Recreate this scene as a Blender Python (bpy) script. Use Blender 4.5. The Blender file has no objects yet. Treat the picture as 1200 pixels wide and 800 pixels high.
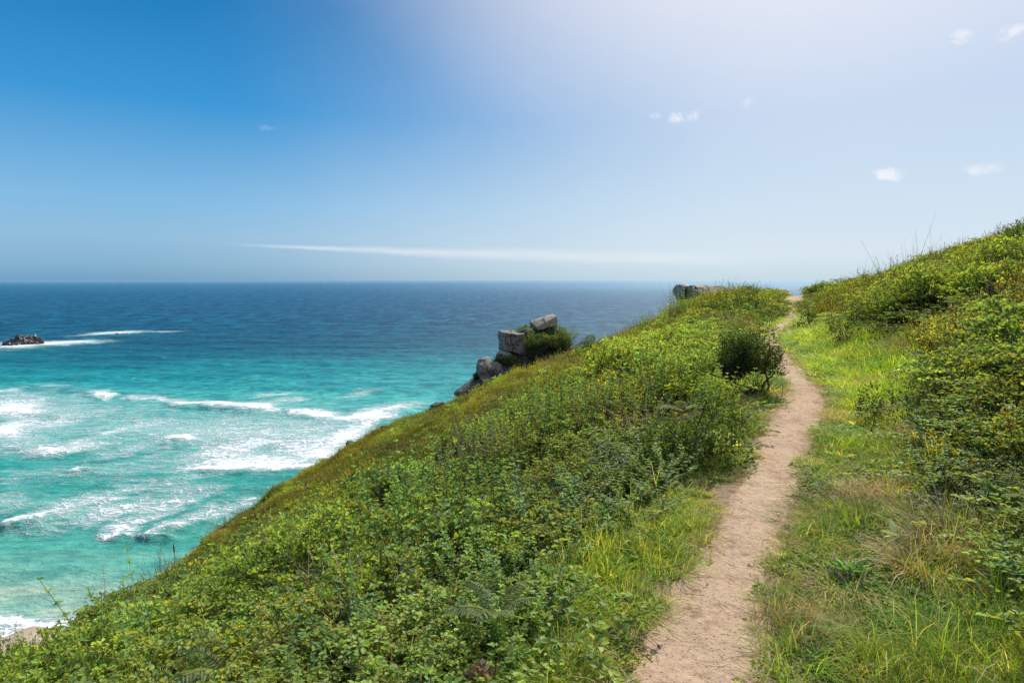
import bpy, math, random
import numpy as np
from mathutils import noise as mn, Vector
rng = np.random.default_rng(7); random.seed(7)
S = bpy.context.scene; COL = S.collection
SEA = -58.0; EYE = 1.65
F = 733.0; TH = math.atan(72/F)                       # focal length and tilt for a 1200 px wide picture
HEAD = math.atan(325/F)                               # compass heading of the ridge the path runs along
DU = np.array([math.sin(HEAD), math.cos(HEAD)]); DV = np.array([-DU[1], DU[0]])
SUN_AZ, SUN_EL = math.radians(22), math.radians(47)

# ------------------------------------------------------------ numeric noise
def _h(ix, iy, s):
    n = (ix.astype(np.int64)*374761393 + iy.astype(np.int64)*668265263 + s*1442695041) & 0xffffffff
    n = ((n ^ (n >> 13))*1274126177) & 0xffffffff
    return ((n ^ (n >> 16)) & 0xffff)/65535.0
def vnoise(x, y, s=0):
    x = np.asarray(x, float); y = np.asarray(y, float)
    ix = np.floor(x); iy = np.floor(y); fx = x-ix; fy = y-iy
    fx = fx*fx*(3-2*fx); fy = fy*fy*(3-2*fy)
    a = _h(ix, iy, s); b = _h(ix+1, iy, s); c = _h(ix, iy+1, s); d = _h(ix+1, iy+1, s)
    return (a*(1-fx)+b*fx)*(1-fy) + (c*(1-fx)+d*fx)*fy
def fbm(x, y, o=4, s=0):
    t = 0; a = .5
    for i in range(o):
        t = t + a*(vnoise(x, y, s+i*17)-.5)*2; x = x*2.03+3.1; y = y*2.03+1.7; a *= .5
    return t
def ss(a, b, x):
    t = np.clip((np.asarray(x, float)-a)/(b-a), 0, 1); return t*t*(3-2*t)

# ------------------------------------------------------------ terrain
PU = [-30,-6,0,2.51,2.85,3.29,3.87,4.66,5.81,6.78,7.63,9.33,10.86,12.93,15.99,18.17,23.1,28.25,45,66,90,400]
PV = [1.5,.8,.45,.33,.30,.28,.22,.17,.08,.01,-.10,-.24,-.20,-.02,.27,.45,.35,.0,-.2,-.1,-1.5,-1.5]
PW = [.45,.45,.44,.43,.42,.41,.36,.38,.40,.49,.53,.46,.43,.36,.32,.30,.38,.50,.9,1.9,2.0,2.0]
def path_v(u): return np.interp(u, PU, PV)
def path_w(u): return np.interp(u, PU, PW)
def uv(x, y): return x*DU[0]+y*DU[1], x*DV[0]+y*DV[1]
def xy(u, v): return u*DU[0]+v*DV[0], u*DU[1]+v*DV[1]
def Huv(u, v):
    u = np.asarray(u, float); v = np.asarray(v, float)
    o = v - path_v(u)
    L = np.maximum(o-.32, 0); R = np.maximum(-o-.32, 0)
    a = np.interp(u, [-40, 5, 15, 30, 45, 80, 130], [.47, .455, .45, .415, .31, .25, .34])
    b = np.interp(u, [-40, 30, 45, 80, 130], [.0016, .0018, .0020, .0019, .004])
    flat = np.interp(u, [0, 5, 9, 14, 25], [.5, .5, 1.0, .9, .5])
    Lh = np.maximum(L-flat, 0)
    Lh = np.sqrt(Lh*Lh+.09)-.3+L*.08
    hl = -a*Lh - b*Lh*Lh
    # the lip and the rocky drop of the seaward side
    edge = np.interp(u, [-40, 20, 60, 90, 120], [60, 50, 44, 34, 20]) + 5*fbm(u*.06, v*0+.5, 3, 5)
    hl = hl - .9*np.maximum(o-edge, 0)*ss(0, 12, o-edge)
    Rh = np.maximum(R-.5, 0); Rh = np.sqrt(Rh*Rh+.16)-.4
    ar = np.interp(u, [-40, 5, 20, 60], [.40, .375, .355, .35])
    hr = ar*Rh - .0042*np.minimum(Rh, 50)**2 + R*.05 - .12*np.maximum(Rh-50, 0)*.3
    h = hl + hr
    # knoll on the seaward side of the path
    h = h + 1.45*np.exp(-((u-36)/13)**2)*ss(.3, 3.5, o)*np.exp(-(np.maximum(o-4, 0)/5.0)**2)
    h = h - 1.1*np.exp(-((u-66)/13)**2-((o-30)/9)**2)
    # slight dip and rise of the path
    h = h - .17*np.exp(-((u-33)/6)**2)*np.exp(-(o/4)**2) + .05*np.exp(-((u-27)/3)**2)*np.exp(-((o)/2)**2)
    # the end of the headland
    end = 84 + 6*fbm(v*.08, u*0+2.5, 3, 9) - np.maximum(-o, 0)*.25
    e = np.maximum(u-end, 0)
    h = h - .016*np.maximum(u-66, 0)**2*ss(66, 84, u)*.25 - .85*e*ss(0, 14, e)
    away = ss(.6, 3.0, np.abs(o))
    lum = .9*fbm(u*.16+3, v*.16, 3, 61)*ss(12, 30, o) + fbm(u*.28, v*.28, 4, 21)*.50 + fbm(u*.075, v*.075, 3, 31)*1.3*ss(6, 26, np.abs(o)) + fbm(u*.42, v*.42, 3, 37)*.65*ss(4, 16, np.abs(o))
    h = h + lum*away*ss(.5, 9, np.hypot(u, v)) + .05*fbm(u*1.6, v*1.6, 3, 3)*ss(.32, .8, np.abs(o))
    h = h - .9*ss(40, 58, u)*ss(.8, 5, -o)
    h = h + .018*fbm(u*.9, v*.9, 3, 44)
    beach = SEA + (121 + 3*fbm(u*.05, v*.0, 2, 8) - v)*.07
    bm = ss(72, 58, u)
    h = np.where(bm > 0, np.maximum(h, SEA-3 + (beach-SEA+3)*bm), h)
    return np.maximum(h, SEA-4)
def Hxy(x, y):
    u, v = uv(np.asarray(x, float), np.asarray(y, float)); return Huv(u, v)
def ray(px, py):
    x = (px-600)/F; z = -(py-400)/F
    d = np.array([x, math.cos(TH)+z*math.sin(TH), -math.sin(TH)+z*math.cos(TH)])
    return d
def on_ground(px, py, lift=0.0, tmin=1.2, tmax=260):
    """where a sight line surveyed in the photograph meets the terrain"""
    d = ray(px, py); t = np.geomspace(tmin, tmax, 4000)
    P = d[None]*t[:, None]; P[:, 2] += EYE
    g = Hxy(P[:, 0], P[:, 1]) + lift
    k = np.argmax(P[:, 2] < g)
    if P[k, 2] >= g[k]: k = len(t)-1
    x, y = P[k, 0], P[k, 1]
    return float(x), float(y), float(Hxy(x, y)), float(t[k])
def at_dist(px, t):
    d = ray(px, 400); x, y = d[0]*t, d[1]*t
    return float(x), float(y), float(Hxy(x, y)), float(t)
def on_skyline(px, tmax=100):
    """the point of the hill that stands highest against the sea or sky on one bearing"""
    d = ray(px, 400); t = np.geomspace(3, tmax, 3000); x, y = d[0]*t, d[1]*t; z = Hxy(x, y)
    k = int(np.argmax((z+.35-EYE)/t)); return float(x[k]), float(y[k]), float(z[k]), float(t[k])
def on_sea(px, py):
    d = ray(px, py); t = (SEA-EYE)/d[2]; return np.array([d[0]*t, d[1]*t])

# ------------------------------------------------------------ mesh helpers
class G:
    """collects quads with a colour per vertex"""
    def __init__(s): s.V = []; s.Q = []; s.C = []; s.n = 0
    def add(s, V, Q, C):
        V = np.asarray(V, float).reshape(-1, 3); Q = np.asarray(Q, int).reshape(-1, 4)
        C = np.asarray(C, float)
        if C.ndim == 1: C = np.repeat(C[None], len(V), 0)
        s.V.append(V); s.Q.append(Q+s.n); s.C.append(C[:, :3]); s.n += len(V)
    def mesh(s, name, mat, smooth=True):
        V = np.concatenate(s.V); Q = np.concatenate(s.Q); C = np.concatenate(s.C)
        me = bpy.data.meshes.new(name)
        me.vertices.add(len(V)); me.vertices.foreach_set('co', V.astype(np.float32).ravel())
        me.loops.add(Q.size); me.loops.foreach_set('vertex_index', Q.astype(np.int32).ravel())
        me.polygons.add(len(Q)); me.polygons.foreach_set('loop_start', np.arange(0, Q.size, 4, dtype=np.int32))
        at = me.attributes.new('col', 'FLOAT_COLOR', 'POINT')
        at.data.foreach_set('color', np.concatenate([C, np.ones((len(C), 1))], 1).astype(np.float32).ravel())
        me.update(calc_edges=True)
        me.polygons.foreach_set('use_smooth', np.full(len(Q), smooth))
        me.materials.append(mat); me.validate(); return me
def nrm(a): return a/np.maximum(np.linalg.norm(a, axis=-1, keepdims=True), 1e-9)
def add_leaves(g, P, D, N, L, W, C, fold=.15, droop=.15):
    n = len(P)
    if n == 0: return
    P = np.asarray(P, float); D = nrm(D); N = N + rng.normal(0, .01, N.shape)
    Sd = nrm(np.cross(D, N)); N = nrm(np.cross(Sd, D))
    L = np.broadcast_to(L, n)[:, None]; W = np.broadcast_to(W, n)[:, None]
    up = N*W*fold*2
    v = np.stack([P, P+D*L*.30+Sd*W*.46+up, P+D*L*.68+Sd*W*.38+up*.8-N*L*droop*.4, P+D*L-N*L*droop,
                  P+D*L*.68-Sd*W*.38+up*.8-N*L*droop*.4, P+D*L*.30-Sd*W*.46+up], 1)
    b = np.arange(n)[:, None]*6
    q = np.concatenate([b+np.array([[0, 1, 2, 3]]), b+np.array([[0, 3, 4, 5]])], 0)
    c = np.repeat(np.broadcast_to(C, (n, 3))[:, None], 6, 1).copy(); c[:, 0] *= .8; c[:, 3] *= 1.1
    g.add(v.reshape(-1, 3), q, c.reshape(-1, 3))
def add_tubes(g, paths, r0, r1, C, sides=3):
    paths = np.asarray(paths, float); n, k, _ = paths.shape
    T = nrm(np.gradient(paths, axis=1)); ref = np.where(np.abs(T[..., 2:3]) > .9, np.array([1., 0, 0]), np.array([0, 0, 1.]))
    A = nrm(np.cross(T, ref)); B = np.cross(T, A)
    r = (np.broadcast_to(r0, n)[:, None]*(1-np.linspace(0, 1, k))[None] + np.broadcast_to(r1, n)[:, None]*np.linspace(0, 1, k)[None])
    an = np.arange(sides)*2*math.pi/sides
    V = paths[:, :, None]+r[:, :, None, None]*(A[:, :, None]*np.cos(an)[None, None, :, None]+B[:, :, None]*np.sin(an)[None, None, :, None])
    i = np.arange(n)[:, None, None]*k*sides; j = np.arange(k-1)[None, :, None]*sides; s = np.arange(sides)[None, None]
    s2 = (s+1) % sides
    Q = np.stack([i+j+s, i+j+s2, i+j+sides+s2, i+j+sides+s], -1).reshape(-1, 4)
    Cc = np.repeat(np.broadcast_to(C, (n, 3)), k*sides, 0)
    g.add(V.reshape(-1, 3), Q, Cc)
def add_blades(g, P, az, L, W, lean, curve, C, k=4):
    n = len(P); t = np.linspace(0, 1, k+1)[None, :, None]
    L = np.broadcast_to(L, n)[:, None, None]; W = np.broadcast_to(W, n)[:, None, None]
    ln = np.broadcast_to(lean, n)[:, None, None]; cv = np.broadcast_to(curve, n)[:, None, None]
    d = np.stack([np.cos(az), np.sin(az), np.zeros(n)], 1)[:, None]; sd = np.stack([-np.sin(az), np.cos(az), np.zeros(n)], 1)[:, None]
    ang = ln+cv*t
    pos = P[:, None]+L*(d*np.sin(ang)*t+np.array([0, 0, 1.])*np.cos(ang)*t)
    w = W*(1-t**1.6)*.5+W*.04
    V = np.stack([pos-sd*w, pos+sd*w], 2)
    i = np.arange(n)[:, None]*(k+1)*2; j = np.arange(k)[None]*2
    Q = np.stack([i+j, i+j+1, i+j+3, i+j+2], -1).reshape(-1, 4)
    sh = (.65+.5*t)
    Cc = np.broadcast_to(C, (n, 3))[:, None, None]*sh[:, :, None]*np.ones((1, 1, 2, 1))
    g.add(V.reshape(-1, 3), Q, Cc.reshape(-1, 3))

# ------------------------------------------------------------ materials
def newmat(name):
    m = bpy.data.materials.new(name); m.use_nodes = True
    nt = m.node_tree; nt.nodes.clear()
    return m, nt, (lambda t, **k: mk(nt, t, **k))
def mk(nt, t, **k):
    n = nt.nodes.new(t)
    for a, b in k.items(): setattr(n, a, b)
    return n
def setin(n, **k):
    for a, b in k.items():
        n.inputs[a.replace('_', ' ')].default_value = b
def math_(nt, op, a, b=None, c=None, clamp=False):
    n = nt.nodes.new('ShaderNodeMath'); n.operation = op; n.use_clamp = clamp
    for i, x in enumerate((a, b, c)):
        if x is None: continue
        if isinstance(x, (int, float)): n.inputs[i].default_value = x
        else: nt.links.new(x, n.inputs[i])
    return n.outputs[0]
def mixc(nt, f, a, b, mode='MIX'):
    n = nt.nodes.new('ShaderNodeMix'); n.data_type = 'RGBA'; n.blend_type = mode
    for i, x in ((0, f), (6, a), (7, b)):
        if isinstance(x, (int, float)): n.inputs[i].default_value = x
        elif isinstance(x, tuple): n.inputs[i].default_value = x if len(x) == 4 else (*x, 1)
        else: nt.links.new(x, n.inputs[i])
    return n.outputs[2]
def ramp(nt, fac, stops, interp='LINEAR'):
    n = nt.nodes.new('ShaderNodeValToRGB'); n.color_ramp.interpolation = interp
    el = n.color_ramp.elements
    while len(el) < len(stops): el.new(.5)
    for e, (p, c) in zip(el, stops):
        e.position = p; e.color = (*c, 1) if len(c) == 3 else c
    nt.links.new(fac, n.inputs[0]); return n.outputs[0]
def smooth(nt, x, a, b):
    n = nt.nodes.new('ShaderNodeMapRange'); n.interpolation_type = 'SMOOTHSTEP'
    nt.links.new(x, n.inputs[0]) if not isinstance(x, (int, float)) else None
    n.inputs[1].default_value = a; n.inputs[2].default_value = b; return n.outputs[0]
def noise_(nt, vec, scale, detail=4, rough=.55, dist=0):
    n = nt.nodes.new('ShaderNodeTexNoise'); n.inputs['Scale'].default_value = scale
    n.inputs['Detail'].default_value = detail; n.inputs['Roughness'].default_value = rough; n.inputs['Distortion'].default_value = dist
    if vec is not None: nt.links.new(vec, n.inputs['Vector'])
    return n.outputs[0]

def leaf_mat(name, trans=.38, rough=.45, spec=.35, boost=1.0):
    m, nt, N = newmat(name)
    a = N('ShaderNodeAttribute', attribute_name='col')
    b = N('ShaderNodeAttribute', attribute_type='INSTANCER', attribute_name='tint')
    hasT = N('ShaderNodeAttribute', attribute_type='INSTANCER', attribute_name='hast')
    t = mixc(nt, hasT.outputs['Fac'], (1, 1, 1), b.outputs['Color'])
    c = mixc(nt, 1.0, a.outputs['Color'], t, 'MULTIPLY')
    geo = N('ShaderNodeNewGeometry')
    nz = noise_(nt, geo.outputs['Position'], 40, 2)
    c = mixc(nt, 1.0, c, ramp(nt, nz, [(0, (.8*boost,)*3), (1, (1.2*boost,)*3)]), 'MULTIPLY')
    p = N('ShaderNodeBsdfPrincipled'); nt.links.new(c, p.inputs['Base Color'])
    p.inputs['Roughness'].default_value = rough; p.inputs['Specular IOR Level'].default_value = spec
    tr = N('ShaderNodeBsdfTranslucent')
    c2 = mixc(nt, 1.0, c, (1.42, 1.28, .48), 'MULTIPLY'); nt.links.new(c2, tr.inputs['Color'])
    mx = N('ShaderNodeMixShader'); mx.inputs[0].default_value = trans
    nt.links.new(p.outputs[0], mx.inputs[1]); nt.links.new(tr.outputs[0], mx.inputs[2])
    o = N('ShaderNodeOutputMaterial'); nt.links.new(mx.outputs[0], o.inputs[0]); return m
M_LEAF = leaf_mat('leaf', .50, .50, .24, 2.2)
M_GRASS = leaf_mat('grass_blade', .55, .6, .12, 2.25)
M_DRY = leaf_mat('dry_stem', .3, .7, .1, 1.5)
M_DARK = leaf_mat('dark_leaf', .38, .55, .2, 1.9)

def wood_mat():
    m, nt, N = newmat('bark')
    geo = N('ShaderNodeNewGeometry'); nz = noise_(nt, geo.outputs['Position'], 30, 4)
    c = ramp(nt, nz, [(.3, (.03, .022, .016)), (.7, (.13, .10, .075))])
    p = N('ShaderNodeBsdfPrincipled'); nt.links.new(c, p.inputs[0]); p.inputs['Roughness'].default_value = .8
    o = N('ShaderNodeOutputMaterial'); nt.links.new(p.outputs[0], o.inputs[0]); return m
M_BARK = wood_mat()

def rock_mat(name, cols, wet=False):
    m, nt, N = newmat(name)
    tc = N('ShaderNodeNewGeometry'); v = tc.outputs['Position']
    n1 = noise_(nt, v, .9, 6, .65, .4); n2 = noise_(nt, v, 7, 5, .6); n3 = noise_(nt, v, 45, 3, .6)
    c = ramp(nt, n1, [(.3, cols[0]), (.5, cols[1]), (.7, cols[2])])
    c = mixc(nt, smooth(nt, n2, .52, .66), c, cols[3])
    vo = N('ShaderNodeTexVoronoi', feature='DISTANCE_TO_EDGE'); vo.inputs['Scale'].default_value = .7
    wv = N('ShaderNodeVectorMath', operation='ADD'); nc = N('ShaderNodeTexNoise'); nc.inputs['Scale'].default_value = 1.5
    nt.links.new(v, nc.inputs['Vector']); nt.links.new(v, wv.inputs[0]); nt.links.new(nc.outputs['Color'], wv.inputs[1])
    nt.links.new(wv.outputs[0], vo.inputs['Vector'])
    cr = smooth(nt, vo.outputs['Distance'], .0, .05)
    c = mixc(nt, cr, (.02, .018, .015), c)
    c = mixc(nt, math_(nt, 'MULTIPLY', smooth(nt, n3, .55, .7), .4), c, (.03, .03, .028))
    p = N('ShaderNodeBsdfPrincipled'); nt.links.new(c, p.inputs[0]); p.inputs['Roughness'].default_value = .35 if wet else .85
    h = math_(nt, 'ADD', math_(nt, 'MULTIPLY', n2, .5), math_(nt, 'ADD', math_(nt, 'MULTIPLY', n3, .15), math_(nt, 'MULTIPLY', cr, .6)))
    bp = N('ShaderNodeBump'); bp.inputs['Strength'].default_value = .8; bp.inputs['Distance'].default_value = .12
    nt.links.new(h, bp.inputs['Height']); nt.links.new(bp.outputs[0], p.inputs['Normal'])
    o = N('ShaderNodeOutputMaterial'); nt.links.new(p.outputs[0], o.inputs[0]); return m
M_ROCK = rock_mat('granite', [(.10, .085, .07), (.24, .20, .165), (.38, .33, .28), (.14, .13, .10)])
M_SEAROCK = rock_mat('wet_rock', [(.035, .03, .026), (.075, .062, .052), (.15, .125, .105), (.04, .035, .03)], True)

def ground_mat():
    m, nt, N = newmat('hillside_earth')
    geo = N('ShaderNodeNewGeometry'); v = geo.outputs['Position']
    n1 = noise_(nt, v, 1.3, 6, .6); n2 = noise_(nt, v, 14, 5, .65); n3 = noise_(nt, v, .12, 4, .6)
    c = ramp(nt, n1, [(.3, (.035, .040, .014)), (.55, (.07, .075, .022)), (.75, (.12, .10, .05))])
    c = mixc(nt, smooth(nt, n2, .45, .7), c, (.05, .07, .018))
    dirt = mixc(nt, n2, (.20, .135, .085), (.36, .25, .17))
    a = N('ShaderNodeAttribute', attribute_name='dirt')
    f = smooth(nt, math_(nt, 'ADD', a.outputs['Fac'], math_(nt, 'MULTIPLY', math_(nt, 'SUBTRACT', n2, .5), 1.1)), .35, .65)
    c = mixc(nt, f, c, dirt)
    sx = N('ShaderNodeSeparateXYZ'); nt.links.new(v, sx.inputs[0])
    # bare rock on the steep seaward drop, sand at the foot
    sn = N('ShaderNodeSeparateXYZ'); nt.links.new(geo.outputs['True Normal'], sn.inputs[0])
    steep = smooth(nt, math_(nt, 'ADD', sn.outputs[2], math_(nt, 'MULTIPLY', math_(nt, 'SUBTRACT', n3, .5), .5)), .72, .58)
    c = mixc(nt, steep, c, mixc(nt, n1, (.06, .05, .042), (.20, .165, .135)))
    sand = mixc(nt, smooth(nt, sx.outputs[2], SEA+.15, SEA+1.1), (.36, .28, .20), (.58, .47, .36))
    c = mixc(nt, smooth(nt, math_(nt, 'ADD', sx.outputs[2], math_(nt, 'MULTIPLY', n3, 2)), SEA+4.5, SEA+3.5), c, sand)
    p = N('ShaderNodeBsdfPrincipled'); nt.links.new(c, p.inputs[0]); p.inputs['Roughness'].default_value = .95
    p.inputs['Specular IOR Level'].default_value = .1
    bp = N('ShaderNodeBump'); bp.inputs['Strength'].default_value = .6; bp.inputs['Distance'].default_value = .05
    nt.links.new(n2, bp.inputs['Height']); nt.links.new(bp.outputs[0], p.inputs['Normal'])
    o = N('ShaderNodeOutputMaterial'); nt.links.new(p.outputs[0], o.inputs[0]); return m

def path_mat():
    m, nt, N = newmat('trodden_earth')
    geo = N('ShaderNodeNewGeometry'); v = geo.outputs['Position']
    n1 = noise_(nt, v, 1.6, 5, .6, .5); n2 = noise_(nt, v, 18, 6, .7); n3 = noise_(nt, v, 110, 3, .7)
    c = ramp(nt, n1, [(.30, (.31, .208, .132)), (.5, (.475, .33, .218)), (.70, (.60, .435, .30))])
    c = mixc(nt, smooth(nt, n2, .40, .68), c, (.56, .405, .272))
    c = mixc(nt, math_(nt, 'MULTIPLY', smooth(nt, n2, .46, .32), .5), c, (.22, .14, .09))
    vo = N('ShaderNodeTexVoronoi'); vo.inputs['Scale'].default_value = 75; nt.links.new(v, vo.inputs['Vector'])
    sv = N('ShaderNodeSeparateColor'); nt.links.new(vo.outputs['Color'], sv.inputs[0])
    peb = math_(nt, 'MULTIPLY', smooth(nt, vo.outputs['Distance'], .42, .25), smooth(nt, sv.outputs[0], .70, .74))
    c = mixc(nt, peb, c, ramp(nt, sv.outputs[1], [(0, (.13, .09, .065)), (.5, (.36, .26, .19)), (1, (.66, .55, .45))]))
    c = mixc(nt, math_(nt, 'MULTIPLY', smooth(nt, n3, .42, .3), .35), c, (.15, .10, .07))
    p = N('ShaderNodeBsdfPrincipled'); nt.links.new(c, p.inputs[0]); p.inputs['Roughness'].default_value = .95
    p.inputs['Specular IOR Level'].default_value = .1
    h = math_(nt, 'ADD', math_(nt, 'MULTIPLY', n2, 1.0), math_(nt, 'ADD', math_(nt, 'MULTIPLY', n3, .3), math_(nt, 'MULTIPLY', peb, .35)))
    bp = N('ShaderNodeBump'); bp.inputs['Strength'].default_value = .85; bp.inputs['Distance'].default_value = .026
    nt.links.new(h, bp.inputs['Height']); nt.links.new(bp.outputs[0], p.inputs['Normal'])
    o = N('ShaderNodeOutputMaterial'); nt.links.new(p.outputs[0], o.inputs[0]); return m

def sea_mat():
    m, nt, N = newmat('sea_water')
    geo = N('ShaderNodeNewGeometry'); v = geo.outputs['Position']
    sx = N('ShaderNodeSeparateXYZ'); nt.links.new(v, sx.inputs[0])
    X, Y = sx.outputs[0], sx.outputs[1]
    def mapped(sxx, syy, rot=0.0):
        mp = N('ShaderNodeMapping'); mp.inputs['Scale'].default_value = (sxx, syy, 1); mp.inputs['Rotation'].default_value = (0, 0, rot)
        nt.links.new(v, mp.inputs[0]); return mp.outputs[0]
    big = noise_(nt, mapped(.0035, .008, .15), 1, 4, .6)
    mid = noise_(nt, mapped(.014, .026, .12), 1, 6, .65, .6)
    wav = noise_(nt, mapped(.11, .15, .10), 1, 6, .68, .4)
    chop = noise_(nt, mapped(.22, .55, .15), 1, 5, .7)
    far = noise_(nt, mapped(.040, .016, .02), 1, 5, .75); far2 = noise_(nt, mapped(.012, .0022, .02), 1, 5, .75)
    # offshore coordinate: log of the distance along the view of the bay
    lg = math_(nt, 'LOGARITHM', math_(nt, 'MAXIMUM', math_(nt, 'ADD', Y, math_(nt, 'MULTIPLY', X, -.05)), 30), 10)
    lg = math_(nt, 'ADD', lg, math_(nt, 'MULTIPLY', math_(nt, 'SUBTRACT', big, .5), .22))
    lg = math_(nt, 'ADD', lg, math_(nt, 'MULTIPLY', math_(nt, 'SUBTRACT', mid, .5), .20))
    t = math_(nt, 'DIVIDE', math_(nt, 'SUBTRACT', lg, 2.0), 2.4, clamp=True)
    c = ramp(nt, t, [(.0, (.42, .45, .34)), (.03, (.20, .40, .31)), (.06, (.065, .31, .25)), (.12, (.03, .28, .24)), (.17, (.07, .36, .32)), (.21, (.04, .33, .31)),
                     (.25, (.005, .215, .235)), (.285, (.002, .125, .165)), (.325, (.0015, .072, .122)), (.40, (.002, .068, .132)), (.48, (.004, .066, .138)), (.60, (.007, .082, .165)), (.78, (.03, .13, .23)), (.92, (.07, .19, .30)), (1.0, (.11, .24, .35))])  # last stops paint the horizon haze into the water colour
    # wave shading painted into the colour, near and far: darker troughs, lighter faces
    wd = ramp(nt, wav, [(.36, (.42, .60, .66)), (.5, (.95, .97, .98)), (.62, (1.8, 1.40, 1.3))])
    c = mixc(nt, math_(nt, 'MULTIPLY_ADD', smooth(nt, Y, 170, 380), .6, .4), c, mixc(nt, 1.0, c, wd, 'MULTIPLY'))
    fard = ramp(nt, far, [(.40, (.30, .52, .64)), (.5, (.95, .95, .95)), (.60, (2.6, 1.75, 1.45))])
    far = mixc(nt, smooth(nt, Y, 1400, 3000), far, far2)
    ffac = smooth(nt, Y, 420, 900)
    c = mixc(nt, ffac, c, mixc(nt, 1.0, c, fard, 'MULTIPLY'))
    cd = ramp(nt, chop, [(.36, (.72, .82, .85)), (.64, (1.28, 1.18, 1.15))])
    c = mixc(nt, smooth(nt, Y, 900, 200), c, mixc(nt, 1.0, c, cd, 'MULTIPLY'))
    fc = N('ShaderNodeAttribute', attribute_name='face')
    c = mixc(nt, math_(nt, 'MULTIPLY', fc.outputs['Fac'], .25, clamp=True), c, (.008, .22, .20))  # shade on the wave fronts, painted into the water colour
    # foam
    fa = N('ShaderNodeAttribute', attribute_name='foam'); fm = fa.outputs['Fac']
    st = noise_(nt, mapped(.10, .40, -.55), 1, 7, .72, .8)
    fn = noise_(nt, mapped(.45, .9, -.4), 1, 7, .75, .5)
    lace = N('ShaderNodeTexVoronoi', feature='DISTANCE_TO_EDGE'); 
    wv = N('ShaderNodeVectorMath', operation='MULTIPLY_ADD'); nc = N('ShaderNodeTexNoise'); nc.inputs['Scale'].default_value = .16; nc.inputs['Detail'].default_value = 4
    nt.links.new(v, nc.inputs['Vector']); nt.links.new(nc.outputs['Color'], wv.inputs[0]); wv.inputs[1].default_value = (7, 7, 0); nt.links.new(mapped(.55, 1.1, -.5), wv.inputs[2])
    nt.links.new(wv.outputs[0], lace.inputs['Vector']); lace.inputs['Scale'].default_value = .55
    lc = smooth(nt, lace.outputs['Distance'], .16, .0)
    tx = math_(nt, 'ADD', math_(nt, 'MULTIPLY', st, .50), math_(nt, 'ADD', math_(nt, 'MULTIPLY', fn, .42), math_(nt, 'MULTIPLY', lc, .14)))
    f = smooth(nt, math_(nt, 'ADD', math_(nt, 'MULTIPLY', fm, .75), math_(nt, 'MULTIPLY_ADD', tx, 3.0, -1.46)), .26, .95)
    f = math_(nt, 'MULTIPLY', f, smooth(nt, fm, .03, .22))
    # small white caps out at sea
    caps = noise_(nt, mapped(.03, .10, .05), 1, 8, .78)
    cap = math_(nt, 'MULTIPLY', smooth(nt, caps, .705, .76), smooth(nt, Y, 250, 450))
    f = math_(nt, 'MAXIMUM', f, math_(nt, 'MULTIPLY', cap, .75))
    foamc = mixc(nt, fn, (.66, .74, .75), (.93, .94, .94))
    # milky aerated water around foam
    c = mixc(nt, math_(nt, 'MULTIPLY', smooth(nt, math_(nt, 'ADD', fm, math_(nt, 'MULTIPLY', math_(nt, 'SUBTRACT', st, .5), 1.8)), .08, .62), .62), c, (.40, .66, .62))
    # sun path painted into the water colour, paler towards the sun
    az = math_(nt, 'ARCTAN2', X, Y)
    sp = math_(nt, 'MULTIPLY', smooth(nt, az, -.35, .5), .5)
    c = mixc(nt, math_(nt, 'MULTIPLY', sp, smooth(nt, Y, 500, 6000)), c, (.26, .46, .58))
    base = mixc(nt, f, c, foamc)
    p = N('ShaderNodeBsdfPrincipled'); nt.links.new(base, p.inputs[0])
    nt.links.new(math_(nt, 'MULTIPLY_ADD', f, .5, .38), p.inputs['Roughness'])
    p.inputs['IOR'].default_value = 1.33
    nt.links.new(math_(nt, 'MULTIPLY_ADD', ffac, -.03, .12), p.inputs['Specular IOR Level'])
    h = math_(nt, 'ADD', math_(nt, 'MULTIPLY', wav, 1.4), math_(nt, 'ADD', math_(nt, 'MULTIPLY', chop, .4), math_(nt, 'MULTIPLY', f, .5)))
    bp = N('ShaderNodeBump'); bp.inputs['Strength'].default_value = .9; bp.inputs['Distance'].default_value = 1.3
    nt.links.new(h, bp.inputs['Height']); nt.links.new(bp.outputs[0], p.inputs['Normal'])
    o = N('ShaderNodeOutputMaterial'); nt.links.new(p.outputs[0], o.inputs[0]); return m

# ------------------------------------------------------------ objects and tags
def tag(o, label, cat, group=None, kind=None):
    o['label'] = label; o['category'] = cat
    if group: o['group'] = group
    if kind: o['kind'] = kind
    return o
def link(name, me, parent=None, loc=(0, 0, 0), rz=0.0, sc=1.0):
    o = bpy.data.objects.new(name, me); COL.objects.link(o); o.location = loc; o.rotation_euler = (0, 0, rz)
    if sc != 1.0: o.scale = (sc,)*3
    if parent: o.parent = parent
    return o
def empty(name, loc, rz=0.0):
    o = bpy.data.objects.new(name, None); COL.objects.link(o); o.location = loc; o.rotation_euler = (0, 0, rz)
    o.empty_display_size = .2; return o

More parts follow.
